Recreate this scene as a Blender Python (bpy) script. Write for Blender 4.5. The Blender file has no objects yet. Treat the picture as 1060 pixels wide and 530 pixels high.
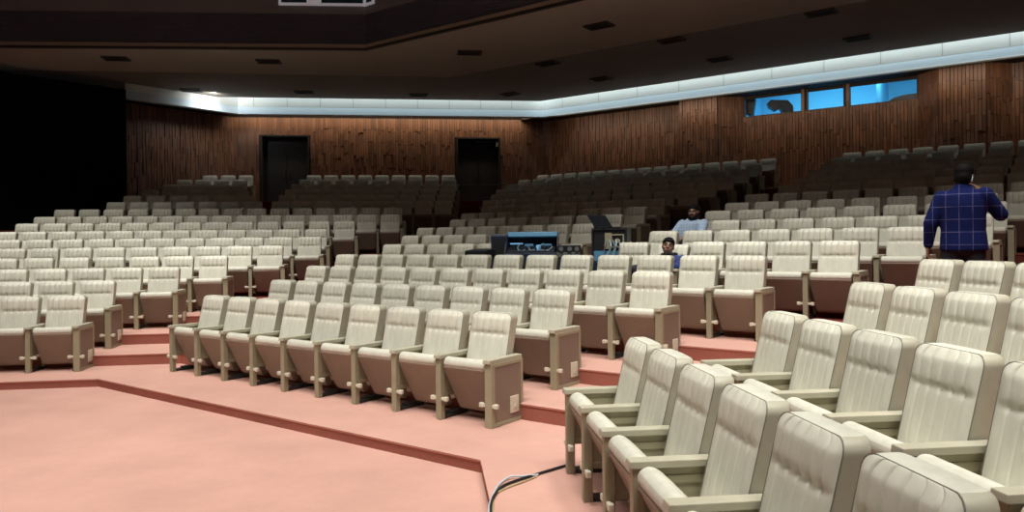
import bpy, bmesh, math, random
from math import sin, cos, pi, sqrt, radians as R
from mathutils import Vector, Matrix
random.seed(7)
scene = bpy.context.scene
col = scene.collection

# ------------------------------------------------------------------ camera
F, CY, RHO, H = 779.9, 248.5, -0.0115, 1.621
cam_d = bpy.data.cameras.new('camera')
cam = bpy.data.objects.new('camera', cam_d); col.objects.link(cam)
cam_d.sensor_width = 36; cam_d.lens = 36 * F / 1060; cam_d.shift_y = -(265 - CY) / 1060
cam_d.clip_end = 200
cam.location = (0, 0, H)
cam.rotation_euler = (Matrix.Rotation(R(90), 3, 'X') @ Matrix.Rotation(RHO, 3, 'Z')).to_euler()
scene.camera = cam
scene.view_settings.view_transform = 'Standard'
scene.view_settings.look = 'None'
scene.view_settings.exposure = 0.0

def ray(x, y):
    X, Y = x - 530, y - CY
    return (cos(RHO) * X + sin(RHO) * Y) / F, -(-sin(RHO) * X + cos(RHO) * Y) / F
def at_z(x, y, z):
    a, b = ray(x, y); Y = (z - H) / b
    return Vector((a * Y, Y, z))
TH = dict(L=-0.1315, C=0.6394, R=1.4625, F=-0.1315 - 0.78)
def un(b, u, n, z=0.):
    t = TH[b]
    return Vector((u * cos(t) + n * sin(t), -u * sin(t) + n * cos(t), z))
def to_un(b, p):
    t = TH[b]
    return p.x * cos(t) - p.y * sin(t), p.x * sin(t) + p.y * cos(t)
def on_wall(b, n, x, y):
    a, c = ray(x, y); t = TH[b]
    Y = n / (cos(t) + a * sin(t)); p = Vector((a * Y, Y, H + c * Y))
    return to_un(b, p)[0], p.z
def cross(b1, n1, b2, n2):
    t1, t2 = TH[b1], TH[b2]
    d = sin(t1) * cos(t2) - cos(t1) * sin(t2)
    return Vector(((n1 * cos(t2) - cos(t1) * n2) / d, (sin(t1) * n2 - n1 * sin(t2)) / d, 0))

# ------------------------------------------------------------------ materials
def mat(name, color, rough=.6, noise=0., scale=8., metallic=0., bump=0., emit=None, estr=0., island=0., spec=.5, stretch=None, sheen=0., objrand=0.):
    m = bpy.data.materials.new(name); m.use_nodes = True
    nt = m.node_tree; bs = nt.nodes['Principled BSDF']
    bs.inputs['Base Color'].default_value = (*color, 1)
    bs.inputs['Roughness'].default_value = rough
    bs.inputs['Metallic'].default_value = metallic
    bs.inputs['Specular IOR Level'].default_value = spec
    if sheen: bs.inputs['Sheen Weight'].default_value = sheen
    if emit:
        bs.inputs['Emission Color'].default_value = (*emit, 1); bs.inputs['Emission Strength'].default_value = estr
    last = None
    def mul(fac_socket, lo, hi, prev):
        mr = nt.nodes.new('ShaderNodeMapRange'); mr.inputs['To Min'].default_value = lo; mr.inputs['To Max'].default_value = hi
        nt.links.new(fac_socket, mr.inputs['Value'])
        mx = nt.nodes.new('ShaderNodeMix'); mx.data_type = 'RGBA'; mx.blend_type = 'MULTIPLY'; mx.inputs['Factor'].default_value = 1
        if prev is None: mx.inputs['A'].default_value = (*color, 1)
        else: nt.links.new(prev, mx.inputs['A'])
        nt.links.new(mr.outputs['Result'], mx.inputs['B'])
        return mx.outputs['Result']
    if noise or bump:
        tc = nt.nodes.new('ShaderNodeTexCoord'); nz = nt.nodes.new('ShaderNodeTexNoise')
        nz.inputs['Scale'].default_value = scale; nz.inputs['Detail'].default_value = 6; nz.inputs['Roughness'].default_value = .65
        src = tc.outputs['Object']
        if stretch:
            mp = nt.nodes.new('ShaderNodeMapping'); mp.inputs['Scale'].default_value = stretch
            nt.links.new(src, mp.inputs['Vector']); src = mp.outputs['Vector']
        nt.links.new(src, nz.inputs['Vector'])
        if noise: last = mul(nz.outputs['Fac'], 1 - noise * 2, 1 + noise, last)
        if bump:
            bp = nt.nodes.new('ShaderNodeBump'); bp.inputs['Strength'].default_value = bump; bp.inputs['Distance'].default_value = .01
            nz2 = nt.nodes.new('ShaderNodeTexNoise'); nz2.inputs['Scale'].default_value = scale * 14
            nt.links.new(tc.outputs['Object'], nz2.inputs['Vector'])
            nt.links.new(nz2.outputs['Fac'], bp.inputs['Height']); nt.links.new(bp.outputs['Normal'], bs.inputs['Normal'])
    if island:
        g = nt.nodes.new('ShaderNodeNewGeometry'); last = mul(g.outputs['Random Per Island'], 1 - island, 1 + island, last)
    if objrand:
        oi = nt.nodes.new('ShaderNodeObjectInfo'); last = mul(oi.outputs['Random'], 1 - objrand, 1 + objrand * .4, last)
    if last is not None: nt.links.new(last, bs.inputs['Base Color'])
    return m

M = {}
M['fabric'] = mat('cream_vinyl', (.69, .672, .565), .5, noise=.15, scale=5, stretch=(2.2, 2.2, .7), objrand=.10, bump=.05)
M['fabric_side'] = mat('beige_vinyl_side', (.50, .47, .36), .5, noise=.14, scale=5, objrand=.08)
M['piping'] = mat('dark_piping', (.20, .19, .15), .7)
M['pan'] = mat('brown_seat_board', (.285, .225, .17), .55, noise=.1, scale=6, objrand=.1)
M['frame'] = mat('beige_painted_frame', (.36, .325, .215), .5, noise=.10, scale=9, objrand=.08)
M['arm'] = mat('pale_armrest', (.47, .44, .335), .45, noise=.10, scale=7, objrand=.08)
M['endpanel'] = mat('brown_end_board', (.25, .185, .14), .55, noise=.12, scale=5)
M['knob'] = mat('ivory_plastic', (.68, .65, .52), .4)
M['dark'] = mat('dark_metal', (.03, .028, .025), .5)
M['carpet'] = mat('pink_carpet', (.60, .345, .28), .95, noise=.12, scale=1.3, bump=.35, spec=.1)
M['riser'] = mat('shaded_riser_carpet', (.36, .135, .10), .95, noise=.12, scale=2.0, bump=.3, spec=.1)  # same carpet as the treads; riser shading put into the redder colour
M['redcarpet'] = mat('deep_red_carpet', (.22, .05, .04), .95, noise=.15, scale=2.0, bump=.3, spec=.1)
M['slat'] = mat('wall_slat_wood', (.225, .108, .062), .45, noise=.14, scale=3, stretch=(4, 4, .5), island=.28)
M['wallback'] = mat('wall_backing', (.05, .022, .014), .8)
M['blackwall'] = mat('black_curtain', (.006, .007, .011), .95, noise=.2, scale=2, spec=.1)
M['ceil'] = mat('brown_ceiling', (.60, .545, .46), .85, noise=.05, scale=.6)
M['ceil2'] = mat('shaded_brown_ceiling', (.35, .31, .26), .85, noise=.05, scale=.6)  # same brown ceiling, the rear part's shading put into the darker colour
M['bulk'] = mat('dark_slat_fascia', (.10, .097, .14), .6, noise=.15, scale=3)
M['bulk2'] = mat('brown_fascia_band', (.20, .185, .19), .6)
M['lip'] = mat('tan_lip', (.36, .29, .22), .6)
M['cove'] = mat('cove_white_panel', (.80, .84, .80), .6, noise=.03, scale=1.2)
M['cove2'] = mat('cove_blue_strip', (.66, .80, .88), .6)
M['soffit'] = mat('shaded_soffit', (.03, .018, .014), .8)  # unlit soffit, shade painted in as near-black
M['door'] = mat('black_door', (.012, .012, .014), .6)
M['white'] = mat('white_paint_glow', (.8, .8, .82), .4, emit=(.9, .9, 1), estr=.15)  # faint emission added to the white, though it is no lamp
M['pane'] = mat('dark_window_pane', (.01, .04, .06), .15)
M['roomwall'] = mat('control_room_wall', (.30, .62, .80), .8)
M['blackplastic'] = mat('black_plastic', (.015, .016, .02), .45)
M['greyplastic'] = mat('grey_plastic', (.16, .17, .17), .45)
M['navy'] = mat('navy_case', (.02, .035, .075), .35)
M['bluelit'] = mat('blue_lit_metal', (.10, .30, .50), .35)  # blue glow on lid and rack units put into the base colour
M['blueglow'] = mat('blue_lit_gear', (.22, .5, .75), .4, emit=(.15, .45, .9), estr=.35)
M['wire'] = mat('pale_blue_cable', (.25, .42, .52), .4)
M['cloth'] = mat('dark_table_cloth', (.02, .022, .032), .9)
M['screen'] = mat('dark_screen', (.01, .012, .016), .15)
M['skin'] = mat('brown_skin', (.30, .165, .105), .5, noise=.06, scale=12)
M['hair'] = mat('black_hair', (.006, .005, .005), .7, noise=.3, scale=40, spec=.12)
M['trouser'] = mat('dark_trousers', (.012, .013, .022), .85)
M['navyjacket'] = mat('navy_jacket', (.02, .035, .15), .8)
M['blackjacket'] = mat('black_jacket', (.01, .01, .013), .8)
M['shoe'] = mat('black_shoe', (.012, .01, .01), .4)
M['cableblack'] = mat('black_cable', (.012, .012, .014), .45)
M['cablewhite'] = mat('grey_white_cable', (.50, .52, .56), .45)
M['cableyellow'] = mat('tan_cable', (.42, .33, .17), .5)

def grid_cloth(name, base, line, sx, sz, w):
    """woven shirt with crossing lines, in object space"""
    m = bpy.data.materials.new(name); m.use_nodes = True; nt = m.node_tree; bs = nt.nodes['Principled BSDF']
    bs.inputs['Roughness'].default_value = .9; bs.inputs['Specular IOR Level'].default_value = .15
    tc = nt.nodes.new('ShaderNodeTexCoord'); sp = nt.nodes.new('ShaderNodeSeparateXYZ'); nt.links.new(tc.outputs['Object'], sp.inputs[0])
    outs = []
    for ax, s in (('X', sx), ('Z', sz)):
        a = nt.nodes.new('ShaderNodeMath'); a.operation = 'ADD'; a.inputs[1].default_value = 50.03 if ax == 'X' else 50.0
        nt.links.new(sp.outputs[ax], a.inputs[0])
        mo = nt.nodes.new('ShaderNodeMath'); mo.operation = 'MODULO'; mo.inputs[1].default_value = s; nt.links.new(a.outputs[0], mo.inputs[0])
        lt = nt.nodes.new('ShaderNodeMath'); lt.operation = 'LESS_THAN'; lt.inputs[1].default_value = w; nt.links.new(mo.outputs[0], lt.inputs[0])
        outs.append(lt)
    mx = nt.nodes.new('ShaderNodeMath'); mx.operation = 'MAXIMUM'; nt.links.new(outs[0].outputs[0], mx.inputs[0]); nt.links.new(outs[1].outputs[0], mx.inputs[1])
    nz = nt.nodes.new('ShaderNodeTexNoise'); nz.inputs['Scale'].default_value = 9; nt.links.new(tc.outputs['Object'], nz.inputs['Vector'])
    ml = nt.nodes.new('ShaderNodeMath'); ml.operation = 'MULTIPLY'; nt.links.new(mx.outputs[0], ml.inputs[0]); nt.links.new(nz.outputs['Fac'], ml.inputs[1])
    c = nt.nodes.new('ShaderNodeMix'); c.data_type = 'RGBA'; c.inputs['A'].default_value = (*base, 1); c.inputs['B'].default_value = (*line, 1)
    nt.links.new(ml.outputs[0], c.inputs['Factor']); nt.links.new(c.outputs['Result'], bs.inputs['Base Color'])
    return m
M['plaid'] = grid_cloth('navy_windowpane_plaid', (.006, .011, .075), (.17, .16, .33), .125, .135, .0065)
M['checkshirt'] = grid_cloth('light_blue_check', (.36, .48, .66), (.62, .70, .80), .05, .05, .012)

def glass_mat():
    m = bpy.data.materials.new('clear_pane'); m.use_nodes = True; nt = m.node_tree
    for n in list(nt.nodes):
        if n.type == 'BSDF_PRINCIPLED': nt.nodes.remove(n)
    out = [n for n in nt.nodes if n.type == 'OUTPUT_MATERIAL'][0]
    t = nt.nodes.new('ShaderNodeBsdfTransparent'); g = nt.nodes.new('ShaderNodeBsdfGlossy'); g.inputs['Roughness'].default_value = .4
    mx = nt.nodes.new('ShaderNodeMixShader'); mx.inputs[0].default_value = .004
    nt.links.new(t.outputs[0], mx.inputs[1]); nt.links.new(g.outputs[0], mx.inputs[2]); nt.links.new(mx.outputs[0], out.inputs[0])
    return m
M['glass'] = glass_mat()

# ------------------------------------------------------------------ mesh helpers
def finish(bm, name, mats, smooth=False):
    me = bpy.data.meshes.new(name); bmesh.ops.recalc_face_normals(bm, faces=bm.faces)
    bm.to_mesh(me); bm.free()
    for m in (mats if isinstance(mats, (list, tuple)) else [mats]): me.materials.append(m)
    if smooth:
        for p in me.polygons: p.use_smooth = True
        me.set_sharp_from_angle(angle=R(48))
    return me
def ob(name, me, parent=None, loc=None, rz=None):
    o = bpy.data.objects.new(name, me); col.objects.link(o)
    if parent: o.parent = parent
    if loc is not None: o.location = loc
    if rz is not None: o.rotation_euler = (0, 0, rz)
    return o
def tag(o, label=None, cat=None, group=None, kind=None):
    if label: o['label'] = label
    if cat: o['category'] = cat
    if group: o['group'] = group
    if kind: o['kind'] = kind
    return o
def empty(name, loc, rz=0.):
    o = bpy.data.objects.new(name, None); col.objects.link(o); o.location = loc; o.rotation_euler = (0, 0, rz)
    o.empty_display_size = .1
    return o
def box(bm, x0, x1, y0, y1, z0, z1, bev=0., mi=0, mtx=None):
    vs = [bm.verts.new((x, y, z)) for x in (x0, x1) for y in (y0, y1) for z in (z0, z1)]
    fs = [(0, 1, 3, 2), (4, 6, 7, 5), (0, 4, 5, 1), (2, 3, 7, 6), (0, 2, 6, 4), (1, 5, 7, 3)]
    faces = [bm.faces.new([vs[i] for i in f]) for f in fs]
    for f in faces: f.material_index = mi
    if bev:
        es = list({e for f in faces for e in f.edges})
        r = bmesh.ops.bevel(bm, geom=es, offset=bev, segments=2, profile=.5, affect='EDGES')
        for f in r['faces']: f.material_index = mi
        vs = list({v for f in r['faces'] for v in f.verts} | {v for v in vs if v.is_valid})
    if mtx is not None: bmesh.ops.transform(bm, matrix=mtx, verts=[v for v in vs if v.is_valid])
    return vs
def prism_x(bm, prof, hw, bev=0., taper=None, seg=3):
    """closed (y,z) profile extruded along x; taper(z) scales half-width"""
    A, B = [], []
    for y, z in prof:
        w = hw * (taper(z) if taper else 1)
        A.append(bm.verts.new((-w, y, z))); B.append(bm.verts.new((w, y, z)))
    n = len(prof); fs = [bm.faces.new(A), bm.faces.new(B[::-1])]
    for i in range(n):
        fs.append(bm.faces.new((A[i], B[i], B[(i + 1) % n], A[(i + 1) % n])))
    if bev:
        bmesh.ops.bevel(bm, geom=list({e for f in fs for e in f.edges}), offset=bev, segments=seg, profile=.5, affect='EDGES')
def tube(bm, pts, r, n=8, closed=False):
    pts = [Vector(p) for p in pts]; rings = []
    for i, p in enumerate(pts):
        if closed: d = pts[(i + 1) % len(pts)] - pts[i - 1]
        else: d = pts[min(i + 1, len(pts) - 1)] - pts[max(i - 1, 0)]
        d.normalize(); up = Vector((0, 0, 1)) if abs(d.z) < .9 else Vector((0, 1, 0))
        a = d.cross(up).normalized(); b = a.cross(d)
        rings.append([bm.verts.new(p + r * (cos(2 * pi * k / n) * a + sin(2 * pi * k / n) * b)) for k in range(n)])
    m = len(rings)
    for i in range(m if closed else m - 1):
        for k in range(n):
            bm.faces.new((rings[i][k], rings[i][(k + 1) % n], rings[(i + 1) % m][(k + 1) % n], rings[(i + 1) % m][k]))
    if not closed: bm.faces.new(rings[0]); bm.faces.new(rings[-1][::-1])
def loft(bm, rings, cap=True):
    V = [[bm.verts.new(p) for p in r] for r in rings]; n = len(V[0])
    for i in range(len(V) - 1):
        for k in range(n): bm.faces.new((V[i][k], V[i][(k + 1) % n], V[i + 1][(k + 1) % n], V[i + 1][k]))
    if cap: bm.faces.new(V[0][::-1]); bm.faces.new(V[-1])
def smooth_curve(pts, k=6):
    pts = [Vector(p) for p in pts]; out = []
    for i in range(len(pts) - 1):
        p0, p1, p2, p3 = pts[max(i - 1, 0)], pts[i], pts[i + 1], pts[min(i + 2, len(pts) - 1)]
        for j in range(k):
            t = j / k
            out.append(.5 * (2 * p1 + (p2 - p0) * t + (2 * p0 - 5 * p1 + 4 * p2 - p3) * t * t + (3 * p1 - p0 - 3 * p2 + p3) * t ** 3))
    return out + [pts[-1]]

# ------------------------------------------------------------------ theatre chair meshes
SP, OFF, TOP = .57, .491, .94
def ymid(z): return .345 + (z - .34) * (.146 / .60)
def backrest_mesh(nx, zs, name):
    bm = bmesh.new(); rings = []; W = .228; Z0, Z1 = .33, .945
    nch = 6; chw = 2 * W / nch
    for z in zs:
        e = max(0, (z - (Z1 - .05)) / .05); e = min(e, .999); k = sqrt(1 - e * e)
        up = 1 / (1 + math.exp(-(z - .77) / .015))             # upper padded roll
        roll = max(0, sin(pi * min(1, max(0, (z - .755) / .26)))) ** .7 if z > .755 else 0
        th = .052 * (.86 + .14 * k)
        w = W - .05 * (1 - k) - .006 * (1 - (z - Z0) / (Z1 - Z0)) + .004
        ym = ymid(z)
        pts = []
        for i in range(nx + 1):
            s = -1 + 2 * i / nx; x = s * w
            g = (s + 1) / 2 * nch; dx = abs(g - round(g)) * chw
            inner = 0 < round(g) < nch
            groove = -.0105 * math.exp(-(dx / .006) ** 2) if inner else 0
            amp = (.35 + .65 * up) * (1 - e) ** .5
            puff = (.013 * roll + .010 + .004 * (1 - (2 * dx / chw - 1) ** 2) * up) * (1 - s ** 8) * (1 - e * .8)
            pinch = -.007 * math.exp(-((z - .765) / .022) ** 2) * (1 - s ** 8) - (.010 * math.exp(-((z - .765) / .02) ** 2) * math.exp(-(dx / .014) ** 2) if inner else 0)
            pts.append((x, ym - th - puff - groove * amp - pinch * (1 - e), z))
        yf = pts[-1][1]; yb = ym + th
        for a in (.06, .5, .92):
            pts.append((w + .004 * sin(pi * a), yf + (yb - yf) * a, z))
        for s in (1, .6, 0, -.6, -1): pts.append((s * (w - .010), yb + .008 * (1 - s * s), z))
        for a in (.92, .5, .06):
            pts.append((-w - .004 * sin(pi * a), yf + (yb - yf) * a, z))
        rings.append(pts)
    loft(bm, rings)
    n = len(rings[0]); bm.faces.ensure_lookup_table()
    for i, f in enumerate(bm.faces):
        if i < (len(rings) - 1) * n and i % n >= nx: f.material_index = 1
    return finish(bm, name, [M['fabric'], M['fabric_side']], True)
zs_hi = [.33 + .03 * i for i in range(12)] + [.68 + .02 * i for i in range(3)] + [.732 + .008 * i for i in range(10)] + [.820 + .0175 * i for i in range(5)] + [.900, .908, .916, .924, .931, .938, .943, .945]
ME = {}
ME['back'] = backrest_mesh(84, zs_hi, 'backrest_mesh')
ME['back_lo'] = backrest_mesh(14, [.33, .50, .66, .73, .765, .80, .85, .895, .92, .935, .943, .945], 'backrest_far_mesh')
def piping_mesh():
    bm = bmesh.new()
    yf = lambda z: ymid(z) - .0535
    left = [(-.2265 - .006 * (z - .33) / .6, yf(z), z) for z in [.36 + i * .044 for i in range(13)]]
    for i in range(8):
        e = min(.999, i / 7); k = sqrt(1 - e * e); z = .895 + .05 * e
        left.append((-(.2315 - .05 * (1 - k)), yf(z) + .007 * (1 - k), z + .0005))
    right = [(-x, y, z) for x, y, z in left[::-1]]
    tube(bm, left + right, .0024, 6)
    return finish(bm, 'piping_mesh', M['piping'], True)
ME['piping'] = piping_mesh()
def cushion_mesh():
    bm = bmesh.new()
    prof = [(-.040, .492), (-.046, .530), (-.022, .564), (.02, .576), (.06, .556), (.13, .49), (.24, .34), (.295, .22), (.27, .14), (.205, .13), (.10, .36)]
    prism_x(bm, [(y + .055, z) for y, z in prof], .236, .022)
    return finish(bm, 'seat_cushion_mesh', M['fabric'], True)
ME['cushion'] = cushion_mesh()
def pan_mesh():
    bm = bmesh.new()
    prof = [(-.046, .488), (.145, .10), (.175, .075), (.215, .085), (.22, .14), (.10, .38), (.0, .497)]
    prism_x(bm, [(y + .055, z) for y, z in prof], .238, .010, taper=lambda z: .86 + .14 * min(1, max(0, (z - .07) / .22)), seg=2)
    return finish(bm, 'seat_pan_mesh', M['pan'])
ME['pan'] = pan_mesh()
def seat_down_mesh():
    bm = bmesh.new(); box(bm, -.236, .236, -.04, .36, .40, .50, .03)
    return finish(bm, 'lowered_seat_mesh', M['fabric'], True)
ME['seat_down'] = seat_down_mesh()
def pan_down_mesh():
    bm = bmesh.new(); box(bm, -.225, .225, -.03, .34, .365, .405, .01)
    return finish(bm, 'lowered_pan_mesh', M['pan'])
ME['pan_down'] = pan_down_mesh()
def side_mesh():
    bm = bmesh.new()
    box(bm, -.030, .030, 0, .058, 0, .552, .004)
    box(bm, -.017, .017, .056, .43, .235, .552)
    box(bm, -.024, .024, .058, .44, .475, .515, .003)
    box(bm, -.022, .022, .40, .445, 0, .50, .004)
    box(bm, -.022, .022, .058, .42, .205, .245, .004)
    return finish(bm, 'side_frame_mesh', M['frame'])
ME['side'] = side_mesh()
def arm_mesh():
    bm = bmesh.new()
    prism_x(bm, [(-.018, .556), (-.012, .588), (.46, .588), (.46, .552), (.0, .552)], .040, .004, seg=2)
    return finish(bm, 'armrest_mesh', M['arm'])
ME['arm'] = arm_mesh()
def bracket_mesh():
    bm = bmesh.new()
    box(bm, -.085, .085, .006, .030, .178, .206, .004)
    box(bm, -.10, -.06, .002, .036, .172, .212, .006); box(bm, .06, .10, .002, .036, .172, .212, .006)
    return finish(bm, 'bracket_mesh', M['knob'])
ME['bracket'] = bracket_mesh()
def foot_mesh():
    bm = bmesh.new()
    box(bm, -.07, .022, .07, .40, 0, .028, .004); box(bm, -.06, .02, .16, .30, .028, .05, .004)
    return finish(bm, 'foot_mesh', M['dark'])
ME['foot'] = foot_mesh()
def end_mesh():
    bm = bmesh.new(); box(bm, .030, .040, .05, .445, .035, .545, .003)
    return finish(bm, 'end_panel_mesh', M['endpanel'])
ME['end'] = end_mesh()
def endframe_mesh():
    bm = bmesh.new()
    for a in ((.0, .05, .0, .552), (.435, .465, .0, .552), (.05, .435, .0, .035), (.05, .435, .52, .552)):
        box(bm, .026, .046, a[0], a[1], a[2], a[3], .003)
    return finish(bm, 'end_frame_mesh', M['frame'])
ME['endframe'] = endframe_mesh()
def socket_mesh():
    bm = bmesh.new(); box(bm, .040, .052, .27, .39, .085, .235, .005)
    box(bm, .052, .055, .30, .36, .12, .20, .002); box(bm, .055, .062, .32, .34, .13, .16, .002)
    return finish(bm, 'socket_mesh', M['knob'])
ME['socket'] = socket_mesh()
def far_seat_mesh():
    bm = bmesh.new(); prism_x(bm, [(-.04, .49), (-.03, .56), (.03, .578), (.31, .42), (.31, .2), (.2, .09)], .236)
    return finish(bm, 'far_seat_mesh', [M['fabric'], M['pan']])
ME['far_seat'] = far_seat_mesh()
for p in ME['far_seat'].polygons:
    if p.normal.y < -.5 and p.normal.z < .2: p.material_index = 1

dL = [10.7695 + 1.0102 * i for i in range(10)]; dL += [dL[9] + (26.379 - dL[9]) * (i + 1) / 6 for i in range(6)]
dC = [5.5628 + 1.0750 * i for i in range(10)]; dC += [dC[9] + (22.09 - dC[9]) * (i + 1) / 6 for i in range(6)]
dR = [1.4122 + 1.0329 * i for i in range(16)]
D = dict(L=dL, C=dC, R=dR)
ZT = [0, .148, .303, .460, .622, .789, .962, 1.158, 1.338, 1.549] + [1.549 + (2.958 - 1.549) * (i + 1) / 6 for i in range(6)]
ORD = ['first', 'second', 'third', 'fourth', 'fifth', 'sixth', 'seventh', 'eighth', 'ninth', 'tenth', 'eleventh', 'twelfth', 'thirteenth', 'fourteenth', 'fifteenth', 'sixteenth']

def chair(b, r, u, label, group, detail=2, last=False, first=False, seat_down=False, recline=0.):
    root = empty('theatre_chair', un(b, u, D[b][r - 1] - OFF, ZT[r - 1]), -TH[b])
    tag(root, label, 'chair', group)
    bk = ob('backrest', ME['back'] if detail > 0 else ME['back_lo'], root)
    if recline:
        piv = Vector((0, .36, .36)); mt = Matrix.Translation(piv) @ Matrix.Rotation(-recline, 4, 'X') @ Matrix.Translation(-piv)
        bk.matrix_local = mt
    if detail > 1: ob('piping', ME['piping'], bk)
    if detail == 0:
        ob('seat', ME['far_seat'], root)
    elif seat_down:
        ob('seat_cushion', ME['seat_down'], root); ob('seat_pan', ME['pan_down'], root)
    else:
        ob('seat_cushion', ME['cushion'], root); ob('seat_pan', ME['pan'], root)
    sides = [-SP / 2] + ([SP / 2] if last else [])
    for i, sx in enumerate(sides):
        s = ob('side_frame', ME['side'], root, (sx, 0, 0))
        ob('armrest', ME['arm'], root, (sx, 0, 0))
        if detail > 0:
            if r <= 6 or b == 'R': ob('bracket', ME['bracket'], s); ob('foot_rail', ME['foot'], s)
        if i == 1 and detail > 0:
            e = ob('end_panel', ME['end'], root, (sx, 0, 0)); ob('panel_frame', ME['endframe'], e)
            if r <= 6: ob('socket_plate', ME['socket'], e)
    return root

def row(b, r, u0, u1, n, block, rowname, detail, skip=()):
    for i in range(n):
        u = u0 + (u1 - u0) * i / max(1, n - 1)
        if n == 1: where = 'only chair shown'
        elif i == n - 1 and b != 'R': where = 'rightmost'
        elif i == 0: where = 'leftmost'
        else: where = ORD[i] + ' from left'
        yield i, u, where
def add_row(b, r, u0, u1, n, block, rowname, detail, open_right=False, special=None):
    for i, u, where in row(b, r, u0, u1, n, block, rowname, detail):
        lab = 'cream chair, %s in the %s, %s' % (where, rowname, block)
        kw = {}
        if special and i in special:
            kw = dict(special[i]); lab = kw.pop('label', lab)
        chair(b, r, u, lab, 'cream chairs in the %s, %s' % (rowname, block), detail, last=(i == n - 1 and not open_right), **kw)

# front and middle rows ------------------------------------------------
LEFT = 'left block'
for r, u0, u1, n in ((1, -5.14, -4.57, 2), (2, -5.71, -4.57, 3), (3, -6.24, -3.96, 5), (4, -6.87, -3.45, 7), (5, -7.22, -2.67, 9),
                     (6, -7.79, -2.08, 11), (7, -8.34, -2.07, 12), (8, -8.38, -1.55, 13), (9, -8.47, -.54, 15), (10, -8.47, -.49, 15)):
    add_row('L', r, u0, u1, n, LEFT, ('front' if r == 1 else ORD[r - 1]) + ' row', 1)
MID = 'middle block'
for r, u0, u1, n in ((1, -8.90, -4.34, 9), (2, -8.96, -4.38, 9), (3, -9.53, -3.77, 11), (4, -10.09, -3.08, 13), (5, -10.04, -7.76, 5),
                     (6, -10.62, -8.91, 4), (7, -11.23, -7.25, 8), (8, -11.22, -7.26, 8), (9, -11.80, -7.29, 9), (10, -11.90, -7.36, 9)):
    add_row('C', r, u0, u1, n, MID, ('front' if r == 1 else ORD[r - 1]) + ' row', 2 if r <= 2 else 1)
RIGHT = 'block right of sound desk'
SP5 = {1: dict(seat_down=True, recline=R(13), label='cream padded chair holding the slouching man in navy jacket, right of the sound desk')}
SP7 = {0: dict(seat_down=True, label='cream padded chair holding the bearded man in light blue shirt')}
for r, u0, u1, n in ((5, -5.10, -2.30, 6), (6, -5.14, -1.72, 7), (7, -5.12, -1.08, 8), (8, -5.09, -.98, 8), (9, -5.13, -.59, 9), (10, -5.12, -.59, 9)):
    add_row('C', r, u0, u1, n, RIGHT, ('front' if r == 5 else ORD[r - 5]) + ' row', 1, special=SP5 if r == 5 else SP7 if r == 7 else None)
NEAR = 'near right block'
for r, u0, n in ((1, -4.87, 6), (2, -4.97, 6), (3, -5.60, 4), (4, -6.22, 3)):
    add_row('R', r, u0, u0 + SP * (n - 1), n, NEAR, ('front' if r == 1 else ORD[r - 1]) + ' row', 2, open_right=True)
# rear rows --------------------------------------------------------------
add_row('L', 16, -6.69, -5.53, 3, 'left of both doors', 'back row', 0)
add_row('L', 16, -3.30, 1.27, 9, 'between the two doors', 'back row', 0)
add_row('C', 16, -15.0, -7.08, 15, 'along angled wall', 'back row', 0)
add_row('C', 16, -4.80, -.80, 8, 'right of the rear aisle', 'back row', 0)
add_row('C', 15, -15.0, -7.12, 14, 'along angled wall', 'second row from back', 0)
add_row('C', 15, -4.82, -.75, 8, 'right of the rear aisle', 'second row from back', 0)

# rear dim rows: more chairs than are built one by one, one object
def rear_stuff():
    bm = bmesh.new()
    segs = []
    for r, a, b_ in ((15, -7.2, -5.5), (14, -7.3, -5.3), (13, -7.55, -5.0), (12, -7.64, -4.6), (11, -7.67, -4.22)): segs.append(('L', r, a, b_))
    for r, a in ((15, -3.4), (14, -3.5), (13, -3.5), (12, -3.5), (11, -3.5)): segs.append(('L', r, a, 1.25 - .1 * (15 - r)))
    for r, a in ((14, -14.66), (13, -14.2), (12, -13.5), (11, -12.9)): segs.append(('C', r, a, -7.08))
    for r in (14, 13, 12, 11): segs.append(('C', r, -4.8, -.7))
    for b, r, a, e in segs:
        n = int(round((e - a) / SP)) + 1
        for i in range(n):
            u = a + (e - a) * i / (n - 1)
            mt = Matrix.Translation(un(b, u, D[b][r - 1] - OFF, ZT[r - 1])) @ Matrix.Rotation(-TH[b], 4, 'Z')
            for key, off in (('back_lo', 0), ('far_seat', 0), ('side', -SP / 2), ('arm', -SP / 2)) + ((('side', SP / 2),) if i == n - 1 else ()):
                nf = len(bm.faces); nv = len(bm.verts)
                bm.from_mesh(ME[key]); bm.verts.ensure_lookup_table(); bm.faces.ensure_lookup_table()
                bmesh.ops.transform(bm, matrix=mt @ Matrix.Translation((off, 0, 0)), verts=bm.verts[nv:])
                for f in bm.faces[nf:]:
                    f.material_index = {'back_lo': 0 if f.material_index == 0 else 3, 'far_seat': f.material_index, 'side': 2, 'arm': 2}[key]
                    f.smooth = key == 'back_lo'
    me = bpy.data.meshes.new('rear_chairs_mesh'); bm.to_mesh(me); bm.free()
    for k in ('fabric', 'pan', 'frame', 'fabric_side'): me.materials.append(M[k])
    o = ob('rear_theatre_chairs', me)
    tag(o, 'dim rows of cream theatre chairs in shade below the back row', 'chairs', kind='stuff')
rear_stuff()

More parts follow.
